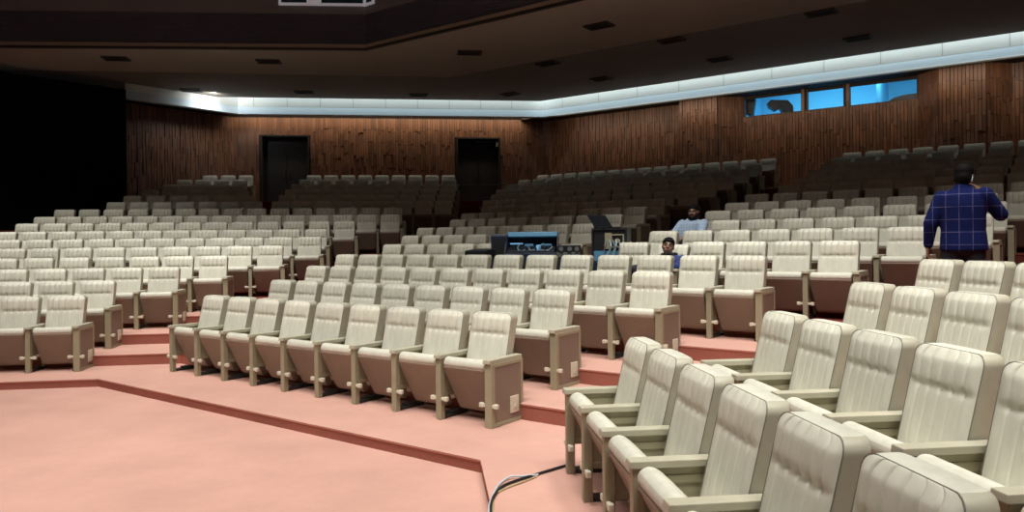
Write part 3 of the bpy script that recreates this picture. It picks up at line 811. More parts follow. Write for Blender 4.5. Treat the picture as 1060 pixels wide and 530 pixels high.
# ------------------------------------------------------------------ sound equipment
n5 = dC[4] - OFF
def sound_gear():
    Z5 = ZT[4]
    # table
    tn = n5 + .31
    pa = on_wall('C', tn, 511, 264); pb = on_wall('C', tn, 604, 264)
    uc = (pa[0] + pb[0]) / 2; hw = (pb[0] - pa[0]) / 2; zt = .71
    rot = -.10
    root = empty('table', un('C', uc, tn, Z5), rot); tag(root, 'folding table under a dark cloth carrying the sound desk', 'table')
    bm = bmesh.new(); box(bm, -hw, hw, -.36, .36, zt - .03, zt, .005); ob('table_top', finish(bm, 'table_top_mesh', [M['cloth']]), root)
    bm = bmesh.new(); box(bm, -hw - .01, hw + .01, -.375, -.362, zt - .40, zt + .004); ob('table_cloth', finish(bm, 'table_cloth_mesh', [M['cloth']]), root)
    for sx in (-1, 1):
        for sy in (-1, 1):
            bm = bmesh.new(); tube(bm, [(sx * (hw - .1), sy * .28, 0), (sx * (hw - .1), sy * .28, zt - .03)], .018); ob('leg', finish(bm, 'table_leg_mesh', [M['dark']], True), root)
    T = Matrix.Translation(un('C', uc, tn, Z5 + zt)) @ Matrix.Rotation(rot, 4, 'Z')
    inv = T.inverted()
    def lx(x, y, yl=-.05):  # local x,z on table for a pixel at local depth yl
        a, c = ray(x, y); d = Vector((a, 1, c)); o = Vector((0, 0, H))
        o2 = inv @ o; d2 = inv.to_3x3() @ d; s = (yl - o2.y) / d2.y
        q = o2 + d2 * s; return q.x, q.z
    def place(name, x, yl, label, cat):
        o = empty(name, T @ Vector((x, yl, 0)), rot); return tag(o, label, cat)
    # closed black flight case / monitor back
    x0, zt0 = lx(508.5, 244); x1, _ = lx(525.5, 244)
    r = place('loudspeaker', (x0 + x1) / 2, -.05, 'black upright box standing at the left end of the sound desk', 'loudspeaker')
    w = (x1 - x0) / 2; h = zt0
    bm = bmesh.new(); box(bm, -w, w, -.05, .25, 0, h, .008); ob('cabinet', finish(bm, 'monitor_box_mesh', [M['navy']]), r)
    bm = bmesh.new(); box(bm, -w + .0, w, -.04, .24, h, h + .025, .004); ob('top_panel', finish(bm, 'monitor_top_mesh', [M['greyplastic']]), r)
    bm = bmesh.new(); box(bm, -w + .03, w - .03, -.056, -.05, .04, h - .04); ob('grille', finish(bm, 'monitor_grille_mesh', [M['blackplastic']]), r)
    # keyboard on its own stand beside the table
    kn = n5 - .22
    ka, kz = on_wall('C', kn, 486.5, 257.5); kb, _ = on_wall('C', kn, 508, 257.5)
    r = empty('keyboard', un('C', (ka + kb) / 2, kn, Z5), -TH['C']); tag(r, 'flat black keyboard on a stand at far left of the sound desk', 'keyboard')
    w = (kb - ka) / 2; kz -= Z5
    bm = bmesh.new(); prism_x(bm, [(-.13, kz - .11), (-.13, kz - .03), (.13, kz), (.13, kz - .11)], w, .004, seg=1); ob('case', finish(bm, 'keyboard_case_mesh', [M['blackplastic']]), r)
    for s in (-1, 1):
        bm = bmesh.new(); tube(bm, [(s * w * .7, -.10, .01), (-s * w * .7, .08, kz - .11)], .014); ob('stand_leg', finish(bm, 'keyboard_leg_mesh', [M['dark']], True), r)
    # mixing console in an open case
    xa, zlid = lx(526, 240.5, .15); xb, _ = lx(577, 240.5, .15); xr, _ = lx(584, 252, -.05)
    r = place('mixing_console', (xa + xb) / 2, 0, 'sound mixing desk in an open dark case with raised blue-lit lid and lit gear', 'mixing desk')
    w = (xb - xa) / 2; zh = lx(550, 246, .12)[1]
    bm = bmesh.new(); box(bm, -w, w, -.28, .30, 0, .09, .006); ob('case_base', finish(bm, 'console_base_mesh', [M['navy']]), r)
    bm = bmesh.new(); box(bm, -w, w, .26, .30, .09, zlid, .006); ob('case_back', finish(bm, 'console_back_mesh', [M['navy']]), r)
    bm = bmesh.new(); prism_x(bm, [(.06, zh), (.04, zh + .02), (.06, zlid), (.30, zlid + .005), (.30, zh)], w, .006, seg=2); ob('lid', finish(bm, 'console_lid_mesh', [M['bluelit']]), r)
    for sx in (-1, 1):
        bm = bmesh.new()
        A = [(-.28, .09), (.06, zlid - .02), (.26, zlid - .02), (.26, .09)]
        va = [bm.verts.new((sx * w, y, z)) for y, z in A]; vb = [bm.verts.new((sx * (w + .02), y, z)) for y, z in A]
        bm.faces.new(va); bm.faces.new(vb)
        for i in range(4): bm.faces.new((va[i], va[(i + 1) % 4], vb[(i + 1) % 4], vb[i]))
        ob('case_side', finish(bm, 'console_side_mesh', [M['blackplastic']]), r)
    bm = bmesh.new()
    prism_x(bm, [(-.27, .09), (-.27, .12), (.2, .20), (.24, .09)], w - .03, .003, seg=1)
    ps = ob('control_panel', finish(bm, 'console_panel_mesh', [M['blackplastic']]), r)
    bm = bmesh.new(); box(bm, -.014, .014, -.014, .014, 0, .032, .003); kme = finish(bm, 'console_knob_mesh', [M['blackplastic']])
    for i in range(9):
        for j in range(3):
            x = -w + .10 + i * (2 * w - .20) / 8; y = -.2 + j * .13; ob('knob', kme, ps, (x, y, .118 + (y + .27) * .17))
    # lit rack inserts
    for (px0, px1, py0, py1, m_) in ((528, 541, 251.6, 253.2, 'blueglow'), (543, 552, 252.5, 255, 'bluelit'), (536, 548, 259, 261, 'bluelit'), (555, 559.5, 253.5, 260, 'blueglow'), (560, 571, 252.4, 254.6, 'bluelit'), (549, 556, 260, 264, 'wire'), (559, 566, 260, 263.5, 'wire')):
        a = lx(px0, py1, -.20); b = lx(px1, py0, -.20)
        bm = bmesh.new(); box(bm, a[0] - (xa + xb) / 2, b[0] - (xa + xb) / 2, -.20, -.12, max(.10, a[1]), max(.14, b[1]), .004)
        ob('lit_module', finish(bm, 'lit_module_mesh', [M[m_]]), r)
    cx = (xa + xb) / 2
    wires = [[(546, 254), (548, 258), (551, 260), (557, 262)], [(572, 255), (569, 258), (565, 261)], [(537, 262), (536, 256), (539, 252)], [(563, 252), (558, 256), (561, 262)]]
    for q in wires:
        pts = []
        for x, y in q:
            a = lx(x, y, -.22); pts.append((a[0] - cx, -.22, max(.12, a[1])))
        bm = bmesh.new(); tube(bm, smooth_curve(pts, 5), .010, 6); ob('cable', finish(bm, 'console_cable_mesh', [M['wire']], True), r)
    # grey effect unit right of console
    a = lx(576, 254, -.22); b = lx(601, 254, -.22)
    r = place('effects_unit', (a[0] + b[0]) / 2, -.18, 'low grey effects unit with round knobs right of the sound desk', 'sound equipment')
    w = (b[0] - a[0]) / 2; h = max(.08, a[1])
    bm = bmesh.new(); box(bm, -w, w, -.12, .16, 0, h, .006); ob('housing', finish(bm, 'effects_unit_mesh', [M['blackplastic']]), r)
    bm = bmesh.new(); box(bm, -w + .01, w - .01, -.13, -.12, .02, h * .5); ob('front_strip', finish(bm, 'effects_strip_mesh', [M['greyplastic']]), r)
    for i in (-.6, .1, .7):
        bm = bmesh.new(); tube(bm, [(i * w, -.12, h * .72), (i * w, -.15, h * .72)], .035, 12); ob('knob', finish(bm, 'effects_knob_mesh', [M['greyplastic']], True), r)
    # rack case with laptop on its top
    rn = n5 + .45
    ua, za = on_wall('C', rn, 612, 236.5); ub, _ = on_wall('C', rn, 650, 236.5)
    uc2 = (ua + ub) / 2; w = (ub - ua) / 2 * .86
    rr = -.32
    root = empty('rack_case', un('C', uc2, rn, Z5), rr); tag(root, 'open equipment rack with knobs, cables and square dial below the laptop', 'equipment rack')
    zt = za - Z5
    bm = bmesh.new()
    box(bm, -w, w, -.02, .36, 0, .03); box(bm, -w, w, -.02, .36, zt - .03, zt); box(bm, -w, -w + .025, -.02, .36, .03, zt - .03); box(bm, w - .025, w, -.02, .36, .03, zt - .03); box(bm, -w, w, .34, .36, .03, zt - .03)
    ob('cabinet', finish(bm, 'rack_cabinet_mesh', [M['blackplastic']]), root)
    units = [(.30, 'blackplastic'), (.16, 'bluelit'), (.22, 'navy'), (.12, 'bluelit'), (.22, 'navy')]
    z = zt - .04
    for i, (hh, m_) in enumerate(units):
        bm = bmesh.new(); box(bm, -w + .03, w - .03, .0, .30, z - hh + .01, z, .004); un_ = ob('rack_unit', finish(bm, 'rack_unit_mesh', [M[m_]]), root)
        rnd = random.Random(i)
        if i == 0:
            bm = bmesh.new(); xq = w * .45
            for q in ((-.10, .10, .08, .10), (-.10, .10, -.10, -.08), (-.10, -.08, -.08, .08), (.08, .10, -.08, .08)): box(bm, xq + q[0], xq + q[1], -.012, 0, z - hh / 2 + q[2], z - hh / 2 + q[3])
            tube(bm, [(xq, 0, z - hh / 2), (xq, -.02, z - hh / 2)], .035, 12)
            ob('dial', finish(bm, 'rack_dial_mesh', [M['frame']]), un_)
            bm = bmesh.new(); box(bm, -w * .25, w * .12, -.010, 0, z - hh + .03, z - .03); ob('panel', finish(bm, 'rack_panel_mesh', [M['frame']]), un_)
        else:
            for k in range(4):
                bm = bmesh.new(); x = -w + .12 + k * (2 * w - .24) / 3; tube(bm, [(x, 0, z - hh / 2), (x, -.025, z - hh / 2)], .022, 10); ob('knob', finish(bm, 'rack_knob_mesh', [M['greyplastic']], True), un_)
        z -= hh
    rnd = random.Random(9)
    for k in range(5):
        x = -.05 + .05 * k; bm = bmesh.new()
        tube(bm, smooth_curve([(x, -.01, zt - .18), (x + rnd.uniform(-.05, .05), -.10, zt - .3), (x + rnd.uniform(-.1, .1), -.08, zt - .55), (x + rnd.uniform(-.1, .1), -.02, zt - .75)], 5), .010, 6)
        ob('cable', finish(bm, 'rack_cable_mesh', [M['wire'] if k % 2 else M['greyplastic']], True), root)
    T2 = Matrix.Translation(un('C', uc2, rn, Z5 + zt)) @ Matrix.Rotation(rr, 4, 'Z')
    lap = empty('laptop', T2 @ Vector((-.06, .16, 0)), .50); tag(lap, 'open black laptop standing on the equipment rack', 'laptop')
    bm = bmesh.new(); box(bm, -.165, .165, -.12, .12, 0, .02, .004); ob('keyboard_base', finish(bm, 'laptop_base_mesh', [M['blackplastic']]), lap)
    # the lid leans away from its base
    bm = bmesh.new(); box(bm, -.165, .165, -.008, .008, 0, .26, .003, mtx=Matrix.Translation((0, .10, .018)) @ Matrix.Rotation(R(-45), 4, 'X'))
    ob('screen', finish(bm, 'laptop_screen_mesh', [M['screen']]), lap)
sound_gear()

# ------------------------------------------------------------------ floor cables
def cable(name, px, r, m, label):
    pts = []
    for x, y, dz in px:
        pts.append(at_z(x, y, r + .001 + dz))
    bm = bmesh.new(); tube(bm, smooth_curve(pts, 7), r, 8); tag(ob(name, finish(bm, name + '_mesh', [M[m]], True)), label, 'cable', 'cables on the pink step')
cable('cable', [(592, 480, 0), (575, 485, 0), (555, 491, 0), (536, 497, 0), (521, 503, 0), (513, 511, 0), (508.5, 522, 0), (508, 540, 0)], .010, 'cableblack', 'black cable bundle curving over the pink step to the armchairs')
cable('cable', [(557, 491.5, 0), (540, 493, 0.01), (528, 493.5, 0.01), (517, 501, 0.0), (511, 511, 0), (506.5, 524, 0), (506, 540, 0)], .008, 'cablewhite', 'grey-white cable looping beside the black one on the step')
cable('cable', [(556, 493, 0), (541, 499, 0), (525, 505, 0), (513.5, 511.5, 0), (510.2, 523, 0), (510.5, 540, 0)], .006, 'cableyellow', 'thin tan cable lying along the black cable on the step')

# ------------------------------------------------------------------ people
def capsule(bm, p, q, r1, r2, fx=1., n=14):
    p, q = Vector(p), Vector(q); d = q - p; L = d.length
    d = d.normalized() if L > 1e-6 else Vector((0, 0, 1))
    up = Vector((0, 1, 0)) if abs(d.y) < .8 else Vector((1, 0, 0))
    a = d.cross(up).normalized(); b = d.cross(a).normalized()
    rings = []
    for k in range(5): t = -pi / 2 + (k + .3) / 5.3 * pi / 2; rings.append((p + d * (r1 * sin(t)), r1 * cos(t)))
    rings.append((p, r1)); rings.append((q, r2))
    for k in range(5): t = (k + 1) / 5.3 * pi / 2; rings.append((q + d * (r2 * sin(t)), r2 * cos(t)))
    loft(bm, [[c + rr * (cos(2 * pi * i / n) * a * fx + sin(2 * pi * i / n) * b) for i in range(n)] for c, rr in rings])
def ellipsoid(bm, c, rx, ry, rz, mtx=None, n=18):
    rings = []
    for k in range(1, 12):
        t = -pi / 2 + pi * k / 12
        rings.append([Vector((rx * cos(t) * cos(2 * pi * i / n), ry * cos(t) * sin(2 * pi * i / n), rz * sin(t))) for i in range(n)])
    if mtx is not None: rings = [[mtx @ v for v in r] for r in rings]
    loft(bm, [[Vector(c) + v for v in r] for r in rings])
def rings_loft(bm, L, n=24):
    """stack of (x, y, z, rx, ry) ellipses"""
    loft(bm, [[Vector((x + rx * cos(2 * pi * i / n), y + ry * sin(2 * pi * i / n), z)) for i in range(n)] for x, y, z, rx, ry in L])
def fuse(bm, name, m, voxel, it=4):
    bmesh.ops.recalc_face_normals(bm, faces=bm.faces)
    me = bpy.data.meshes.new(name + '_raw'); bm.to_mesh(me); bm.free()
    o = bpy.data.objects.new(name + '_raw', me); col.objects.link(o)
    md = o.modifiers.new('r', 'REMESH'); md.mode = 'VOXEL'; md.voxel_size = voxel
    sm = o.modifiers.new('s', 'SMOOTH'); sm.iterations = it; sm.factor = .5
    dg = bpy.context.evaluated_depsgraph_get(); dg.update()
    new = bpy.data.meshes.new_from_object(o.evaluated_get(dg)); new.name = name
    bpy.data.objects.remove(o); bpy.data.meshes.remove(me)
    new.materials.clear(); new.materials.append(m)
    for p in new.polygons: p.use_smooth = True
    return new
def hand(bm, wrist, d, side, palm_n, curl=.5, s=1.):
    """palm, four unequal bent fingers and a thumb; d: direction of the hand, side: towards the thumb"""
    w, d, side, pn = Vector(wrist), Vector(d).normalized(), Vector(side).normalized(), Vector(palm_n).normalized()
    for k in (-1, 0, 1): capsule(bm, w + side * .02 * k * s, w + d * .08 * s + side * .024 * k * s, .017 * s, .015 * s, n=8)
    for i, ln in enumerate((.070, .080, .075, .058)):
        b0 = w + d * .085 * s + side * (.033 - .022 * i) * s
        a1 = curl * .7; p1 = b0 + (d * cos(a1) + pn * sin(a1)) * ln * .5 * s
        a2 = curl * 1.7; p2 = p1 + (d * cos(a2) + pn * sin(a2)) * ln * .5 * s
        capsule(bm, b0, p1, .0095 * s, .0088 * s, n=8); capsule(bm, p1, p2, .0088 * s, .0075 * s, n=8)
    t0 = w + d * .025 * s + side * .028 * s; t1 = t0 + (d * .5 + side * .75 + pn * .3).normalized() * .045 * s; t2 = t1 + (d * .85 + side * .15 + pn * .5).normalized() * .035 * s
    capsule(bm, t0, t1, .013 * s, .011 * s, n=8); capsule(bm, t1, t2, .011 * s, .009 * s, n=8)
def head(bm, c, yaw=0., pitch=0., roll=0.):
    """face towards -y before turning; c is the middle of the head"""
    m = Matrix.Rotation(yaw, 3, 'Z') @ Matrix.Rotation(pitch, 3, 'X') @ Matrix.Rotation(roll, 3, 'Y'); c = Vector(c)
    P = lambda x, y, z: c + m @ Vector((x, y, z))
    ellipsoid(bm, P(0, .015, .02), .077, .095, .095, m)
    ellipsoid(bm, P(0, -.022, -.045), .060, .070, .075, m)
    capsule(bm, P(0, -.055, -.095), P(0, -.04, -.09), .026, .035)
    capsule(bm, P(0, -.088, .012), P(0, -.108, -.022), .009, .014)          # nose
    for s in (-1, 1):
        capsule(bm, P(s * .012, -.098, -.026), P(s * .014, -.092, -.026), .009, .009)
        ellipsoid(bm, P(s * .078, .012, -.005), .011, .022, .034, m)         # ear
        capsule(bm, P(s * .018, -.083, .030), P(s * .05, -.072, .028), .010, .010)  # brow
        ellipsoid(bm, P(s * .045, -.062, -.025), .022, .020, .018, m)        # cheek
    capsule(bm, P(-.02, -.090, -.056), P(.02, -.090, -.056), .007, .007); capsule(bm, P(-.017, -.089, -.068), P(.017, -.089, -.068), .008, .008)
    return P, m
def eyes(P, m, parent, prefix):
    bm = bmesh.new()
    for s in (-1, 1): ellipsoid(bm, P(s * .031, -.078, .008), .013, .008, .007, m, n=10)
    e = ob('eyes', finish(bm, prefix + '_eyes_mesh', [mat(prefix + '_eye_white', (.6, .57, .52), .3)], True), parent)
    bm = bmesh.new()
    for s in (-1, 1): ellipsoid(bm, P(s * .031, -.0855, .008), .006, .003, .006, m, n=10)
    ob('irises', finish(bm, prefix + '_iris_mesh', [M['hair']], True), e)
    bm = bmesh.new()
    for s in (-1, 1): capsule(bm, P(s * .016, -.090, .033), P(s * .05, -.080, .033), .005, .004, n=8)
    ob('eyebrows', finish(bm, prefix + '_brows_mesh', [M['hair']], True), parent)
    bm = bmesh.new(); capsule(bm, P(-.02, -.0955, -.062), P(.02, -.0955, -.062), .0045, .0045, n=8)
    ob('lips', finish(bm, prefix + '_lips_mesh', [mat(prefix + '_lip', (.22, .08, .07), .5)], True), parent)

def standing_man():
    a, _ = ray(996.5, 200); Y = 8.05; zf = None
    p = Vector((a * Y, Y, 0)); n = to_un('C', p)[1]
    fr = [to_un('C', f[1])[1] for f in FR]; tier = max(i for i in range(16) if fr[i] <= n)
    p.z = ZT[tier]
    root = empty('person', p, -math.atan2(p.x, p.y) - .06)
    tag(root, 'man in navy plaid shirt standing in the aisle, back turned, hand raised to face', 'person')
    s = (1.62 + (243.3 - 171.5) / F * Y - p.z) / 1.745
    root.scale = (s, s, s)
    # local: faces +y (away), x to the right
    LS, RS = (-.195, -.01, 1.405), (.20, -.01, 1.425)
    LE, RE = (-.300, -.03, 1.135), (.335, .10, 1.215)
    LW, RW = (-.335, .03, .875), (.175, .27, 1.43)
    bm = bmesh.new()
    rings_loft(bm, [(0, 0, .84, .15, .11), (0, 0, .93, .165, .115), (0, 0, 1.05, .145, .105), (0, -.005, 1.20, .165, .115), (0, -.005, 1.34, .185, .115), (0, -.005, 1.43, .16, .09), (0, .0, 1.48, .085, .07), (0, .005, 1.52, .06, .06)])
    capsule(bm, (0, 0, 1.46), (0, .015, 1.57), .062, .056)
    for S, E, W in ((LS, LE, LW), (RS, RE, RW)): capsule(bm, S, E, .058, .043); capsule(bm, E, W, .043, .030)
    hand(bm, LW, (-.05, .12, -1), (.1, 1, .1), (1, 0, 0), .75, 1.1); hand(bm, RW, (-.45, -.2, .85), (-.5, -.5, .2), (-.8, -.5, -.1), .7, 1.1)
    for sx in (-1, 1):
        hp, kn, an = (sx * .095, 0, .88), (sx * .11, .02, .48), (sx * .12, -.01, .09)
        capsule(bm, hp, kn, .088, .058); capsule(bm, kn, an, .056, .040); capsule(bm, (sx * .12, -.03, .045), (sx * .14, .15, .035), .040, .034)
    HB = bm
    m = Matrix.Rotation(pi, 3, 'Z') @ Matrix.Rotation(R(6), 3, 'X')
    P, m = head(bm, (0.012, .03, 1.640), yaw=pi - .12, pitch=R(8))
    body = ob('body', fuse(bm, 'standing_body_mesh', M['skin'], .0085), root)
    eyes(P, m, body, 'standing')
    bm = bmesh.new()
    ellipsoid(bm, P(0, .024, .038), .097, .106, .094, m); ellipsoid(bm, P(0, .055, -.025), .088, .075, .082, m); capsule(bm, P(-.05, .07, -.055), P(.05, .07, -.055), .035, .035)
    ob('hair', fuse(bm, 'standing_hair_mesh', M['hair'], .010, 2), root)
    # shirt
    bm = bmesh.new()
    rings_loft(bm, [(0.005, -.005, .835, .228, .155), (0.005, -.005, .90, .226, .155), (0, 0, 1.05, .212, .145), (0, -.005, 1.20, .216, .148), (0, -.008, 1.33, .228, .148), (0, -.01, 1.42, .222, .128), (0, -.005, 1.475, .150, .100), (0, 0, 1.515, .085, .080), (0, 0, 1.545, .078, .076)])
    for S, E, W in ((LS, LE, LW), (RS, RE, RW)):
        capsule(bm, S, E, .084, .074); e2 = Vector(E) + (Vector(W) - Vector(E)) * .90; capsule(bm, E, e2, .074, .050)
    ob('shirt', fuse(bm, 'plaid_shirt_mesh', M['plaid'], .012, 3), root)
    bm = bmesh.new(); 
    rings_loft(bm, [(0, 0, .80, .10, .10), (0, 0, .86, .19, .135), (0, 0, .97, .175, .125)])
    for sx in (-1, 1):
        capsule(bm, (sx * .10, 0, .86), (sx * .11, .02, .48), .112, .082); capsule(bm, (sx * .11, .02, .48), (sx * .12, -.01, .12), .080, .068)
    ob('trousers', fuse(bm, 'trousers_mesh', M['trouser'], .014, 3), root)
    for sx in (-1, 1):
        bm = bmesh.new(); capsule(bm, (sx * .12, -.04, .048), (sx * .142, .17, .040), .048, .040); box(bm, sx * .13 - .045, sx * .13 + .045, -.09, .21, 0, .03, .01)
        ob('shoe', fuse(bm, 'shoe_mesh', M['shoe'], .008, 2), root)
    bm = bmesh.new(); tube(bm, [P(-.083, .02, .03), P(-.086, .03, -.02), P(-.080, .035, -.075)], .004, 6); ob('mask_strap', finish(bm, 'mask_strap_mesh', [M['white']], True), root)
    # phone in the lowered hand
    lw = Vector(LW); q = root.matrix_basis
    ph = empty('phone', Matrix.LocRotScale(root.location, root.rotation_euler, root.scale) @ Vector((-.350, .075, .745)), root.rotation_euler.z)
    tag(ph, 'small dark phone held in the lowered left hand of the standing man', 'phone')
    bm = bmesh.new(); box(bm, -.006, .006, -.036, .036, -.075, .075, .004); ob('phone_body', finish(bm, 'phone_mesh', [M['blackplastic']]), ph)
    bm = bmesh.new(); box(bm, -.0075, -.006, -.032, .032, -.068, .068); ob('phone_screen', finish(bm, 'phone_screen_mesh', [M['screen']]), ph)
standing_man()

def sitting(name_prefix, b, r, u, label, cloth, hip_y, neck, headc, yaw, pitch, roll, beard, arms, trousers='trouser', collar=None):
    root = empty('person', un(b, u, D[b][r - 1] - OFF, ZT[r - 1]), -TH[b]); tag(root, label, 'person')
    hipz = .575
    hip = Vector((0, hip_y, hipz)); nk = Vector(neck); hc = Vector(headc)
    bm = bmesh.new()
    ax = nk - hip
    def torso(bm, pad):
        L = []
        for t, rx, ry in ((-.06, .14, .10), (0, .165, .115), (.25, .15, .11), (.55, .17, .115), (.80, .19, .105), (.93, .15, .085), (1.0, .075, .065)):
            q = hip + ax * t; L.append((q.x, q.y, q.z, rx + pad, ry + pad))
        rings_loft(bm, L)
    sh = [nk + Vector((sx * .19, 0, -.075)) for sx in (-1, 1)]
    torso(bm, 0); capsule(bm, nk - Vector((0, 0, .03)), hc + Vector((0, .02, -.09)), .058, .054)
    for k, sx in enumerate((-1, 1)):
        E, W = arms[k]
        capsule(bm, sh[k], E, .055, .042); capsule(bm, E, W, .042, .030)
        dr = (Vector(W) - Vector(E)).normalized(); hand(bm, W, dr + Vector((0, 0, -.3)), (-sx, 0, .2), (0, 0, -1), .6)
        capsule(bm, (sx * .09, hip_y, hipz), (sx * .14, hip_y - .42, hipz + .0), .085, .060); capsule(bm, (sx * .14, hip_y - .42, hipz), (sx * .15, hip_y - .36, .09), .056, .040)
        capsule(bm, (sx * .15, hip_y - .36, .045), (sx * .16, hip_y - .52, .040), .040, .034)
    P, m = head(bm, hc, yaw, pitch, roll)
    body = ob('body', fuse(bm, name_prefix + '_body_mesh', M['skin'], .0085), root); eyes(P, m, body, name_prefix)
    bm = bmesh.new()
    ellipsoid(bm, P(0, .028, .046), .088, .098, .092, m); ellipsoid(bm, P(0, .055, -.005), .082, .070, .075, m)
    capsule(bm, P(-.045, -.060, .072), P(.045, -.060, .072), .022, .022)
    ob('hair', fuse(bm, name_prefix + '_hair_mesh', M['hair'], .009, 2), root)
    if beard:
        bm = bmesh.new()
        capsule(bm, P(-.068, -.01, -.02), P(-.05, -.045, -.085), .016, .026); capsule(bm, P(.068, -.01, -.02), P(.05, -.045, -.085), .016, .026)
        capsule(bm, P(-.04, -.062, -.092), P(.04, -.062, -.092), .036, .036); capsule(bm, P(0, -.07, -.105), P(0, -.06, -.135), .038, .026); capsule(bm, P(-.03, -.092, -.043), P(.03, -.092, -.043), .0085, .0085)
        ob('beard', fuse(bm, name_prefix + '_beard_mesh', M['hair'], .008, 2), root)
    bm = bmesh.new(); torso(bm, .028)
    for k in range(2):
        E, W = arms[k]; capsule(bm, sh[k], E, .078, .062); capsule(bm, E, Vector(E) + (Vector(W) - Vector(E)) * (.9 if collar else .35), .060, .050)
    ob('jacket' if collar else 'shirt', fuse(bm, name_prefix + '_shirt_mesh', M[cloth], .012, 3), root)
    if collar:
        bm = bmesh.new(); c0 = nk + Vector((0, .0, .01)); pts = []
        for i in range(13):
            t = R(-60) + i * R(300) / 12; pts.append(c0 + Vector((.095 * sin(t + pi), .085 * cos(t + pi) , .0)))
        tube(bm, pts, .028, 8); ob('collar', fuse(bm, name_prefix + '_collar_mesh', M['blackjacket'], .01, 2), root)
    else:
        for sx in (-1, 1):
            bm = bmesh.new(); p = nk + Vector((sx * .045, -.075, -.012)); box(bm, -.035, .035, -.008, .008, -.035, .035, .004, mtx=Matrix.Translation(p) @ Matrix.Rotation(sx * R(28), 4, 'Y') @ Matrix.Rotation(R(-30), 4, 'X'))
            ob('collar', finish(bm, name_prefix + '_collar_mesh', [M[cloth]]), root)
    bm = bmesh.new(); rings_loft(bm, [(0, hip_y, hipz - .06, .14, .11), (0, hip_y, hipz, .185, .13), (0, hip_y + .02, hipz + .1, .17, .12)])
    for sx in (-1, 1):
        capsule(bm, (sx * .09, hip_y, hipz), (sx * .14, hip_y - .42, hipz), .102, .078); capsule(bm, (sx * .14, hip_y - .42, hipz), (sx * .15, hip_y - .36, .12), .074, .060)
    ob('trousers', fuse(bm, name_prefix + '_trousers_mesh', M[trousers], .014, 3), root)
    for sx in (-1, 1):
        bm = bmesh.new(); capsule(bm, (sx * .15, hip_y - .35, .046), (sx * .16, hip_y - .54, .040), .046, .038); box(bm, sx * .155 - .04, sx * .155 + .04, hip_y - .57, hip_y - .31, 0, .03, .01)
        ob('shoe', fuse(bm, name_prefix + '_shoe_mesh', M['shoe'], .009, 2), root)
sitting('bearded', 'C', 7, -5.12, 'bearded man in light blue checked shirt sitting behind the other seated man', 'checkshirt', .20, (.09, .255, .965), (.115, .225, 1.085), R(6), R(2), 0, True,
        [((-.19, .10, .72), (-.08, -.12, .70)), ((.30, .10, .72), (.16, -.13, .70))])
sitting('slouching', 'C', 5, -4.54, 'dark-haired man in navy jacket with black collar slouching low in his chair', 'navyjacket', .08, (.05, .33, .765), (.04, .305, .885), R(24), R(-8), R(10), False,
        [((-.28, .18, .60), (-.12, -.05, .64)), ((.28, .18, .60), (.12, -.06, .64))], collar=True)

# ------------------------------------------------------------------ lights
def area(name, loc, target, sx, sy, power, color=(1, 1, 1), spread=180):
    l = bpy.data.lights.new(name, 'AREA'); l.shape = 'RECTANGLE'; l.size = sx; l.size_y = sy; l.energy = power; l.color = color; l.spread = R(spread)
    o = bpy.data.objects.new(name, l); col.objects.link(o); o.location = loc
    d = Vector(target) - Vector(loc); o.rotation_euler = d.to_track_quat('-Z', 'Y').to_euler(); return o
WARM = (1, .98, .92)
for i, (x, y, tx, ty, p) in enumerate(((-9, 8, -9, 11.5, 700), (-4, 7, -4, 9.5, 800), (-1, 3.5, .5, 6.5, 650), (3.2, 4.5, 4.0, 6.3, 600), (-5, 11, -5, 14.0, 800), (1.0, 8.5, 2.2, 10.5, 800), (-10.5, 13, -10.5, 15.8, 600), (-3.5, 3, -4, 4.5, 700), (6.0, 6.5, 7.6, 8.2, 500), (1.0, 1.2, 1.6, 3.0, 650), (3.6, 1.6, 3.2, 3.4, 500), (-6, 2.5, -5, 5, 500))):
    area('house_light', (x, y, 9.2), (tx, ty, 1.0), 1.6, 1.6, p * .124, WARM, 66)
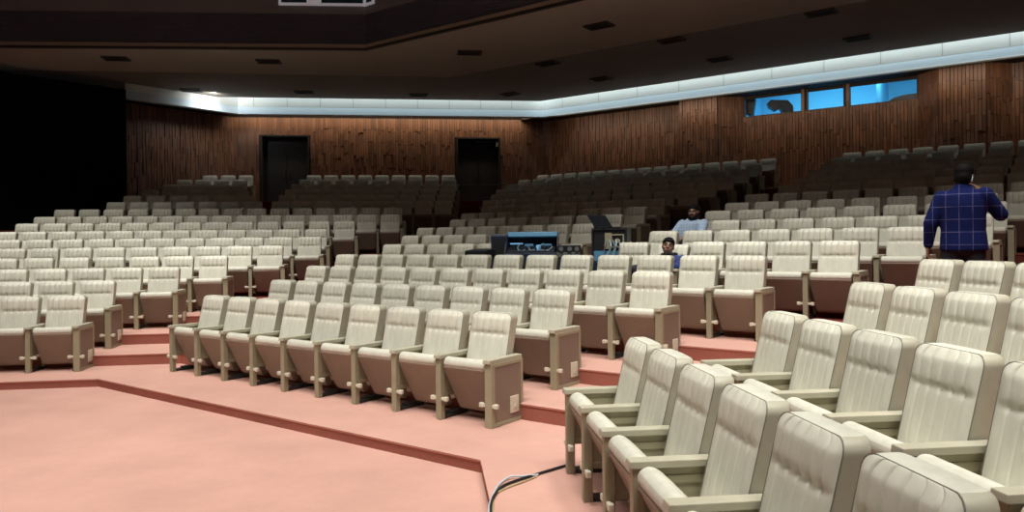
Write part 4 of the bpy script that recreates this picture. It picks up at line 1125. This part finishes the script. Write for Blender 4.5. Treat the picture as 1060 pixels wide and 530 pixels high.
COOL = (.86, .97, 1.0)
def strip(b, n, u0, u1, z, tn, tz, power, color, spread=180, w=.12):
    L = abs(u1 - u0); c = un(b, (u0 + u1) / 2, n, z); t = un(b, (u0 + u1) / 2, tn, tz)
    l = bpy.data.lights.new('cove_or_fill_light', 'AREA'); l.shape = 'RECTANGLE'; l.size = L; l.size_y = w; l.energy = power; l.color = color; l.spread = R(spread)
    o = bpy.data.objects.new('cove_or_fill_light', l); col.objects.link(o); o.location = c
    zax = (c - t).normalized(); xax = un(b, 1, 0); yax = zax.cross(xax)
    o.rotation_euler = Matrix((xax, yax, zax)).transposed().to_euler()
cFL = to_un('L', facet_pt(NWL - 1, 1, 0))[0]; cLC_L = to_un('L', corner(NWL - 1, NWC - 1))[0]; cLC_C = to_un('C', corner(NWL - 1, NWC - 1))[0]
strip('L', NFL - .42, cFL + .1, cLC_L, 6.70, NFL, 6.45, 26, COOL)
strip('C', NFC - .42, cLC_C, 2.0, 6.70, NFC, 6.45, 52, COOL)
# left facet: short bright tube near the corner
pc = facet_pt(NWL - 1.4, 1.4, 1.0); pt = facet_pt(NWL - .95, .95, 1.0)
area('cove_or_fill_light', (pc.x, pc.y, 6.72), (pt.x, pt.y, 6.40), .12, 1.2, 60, (1, 1, .98))
# wall washer behind the rear cove, then a fill strip for the right wall
strip('L', NWL - .35, cFL - .3, cLC_L + .3, 6.18, NWL, 5.2, 52, (1, .84, .62), 135)
strip('C', NWC - 1.3, cLC_C + .5, 2.0, 5.9, NWC, 5.0, 38, (1, .84, .64), 120)  # added unseen strip in front of the cove, brightens the right wall
# control room
cu = (u_w + u_e) / 2
area('control_room_light', un('C', cu, NWC + 1.3, WZ1 + .3), un('C', cu, NWC + 1.8, WZ0), 4, 1.2, 95, (.26, .78, 1.0))

w = bpy.data.worlds.new('world'); scene.world = w; w.use_nodes = True
w.node_tree.nodes['Background'].inputs[0].default_value = (.9, .92, 1, 1); w.node_tree.nodes['Background'].inputs[1].default_value = .018
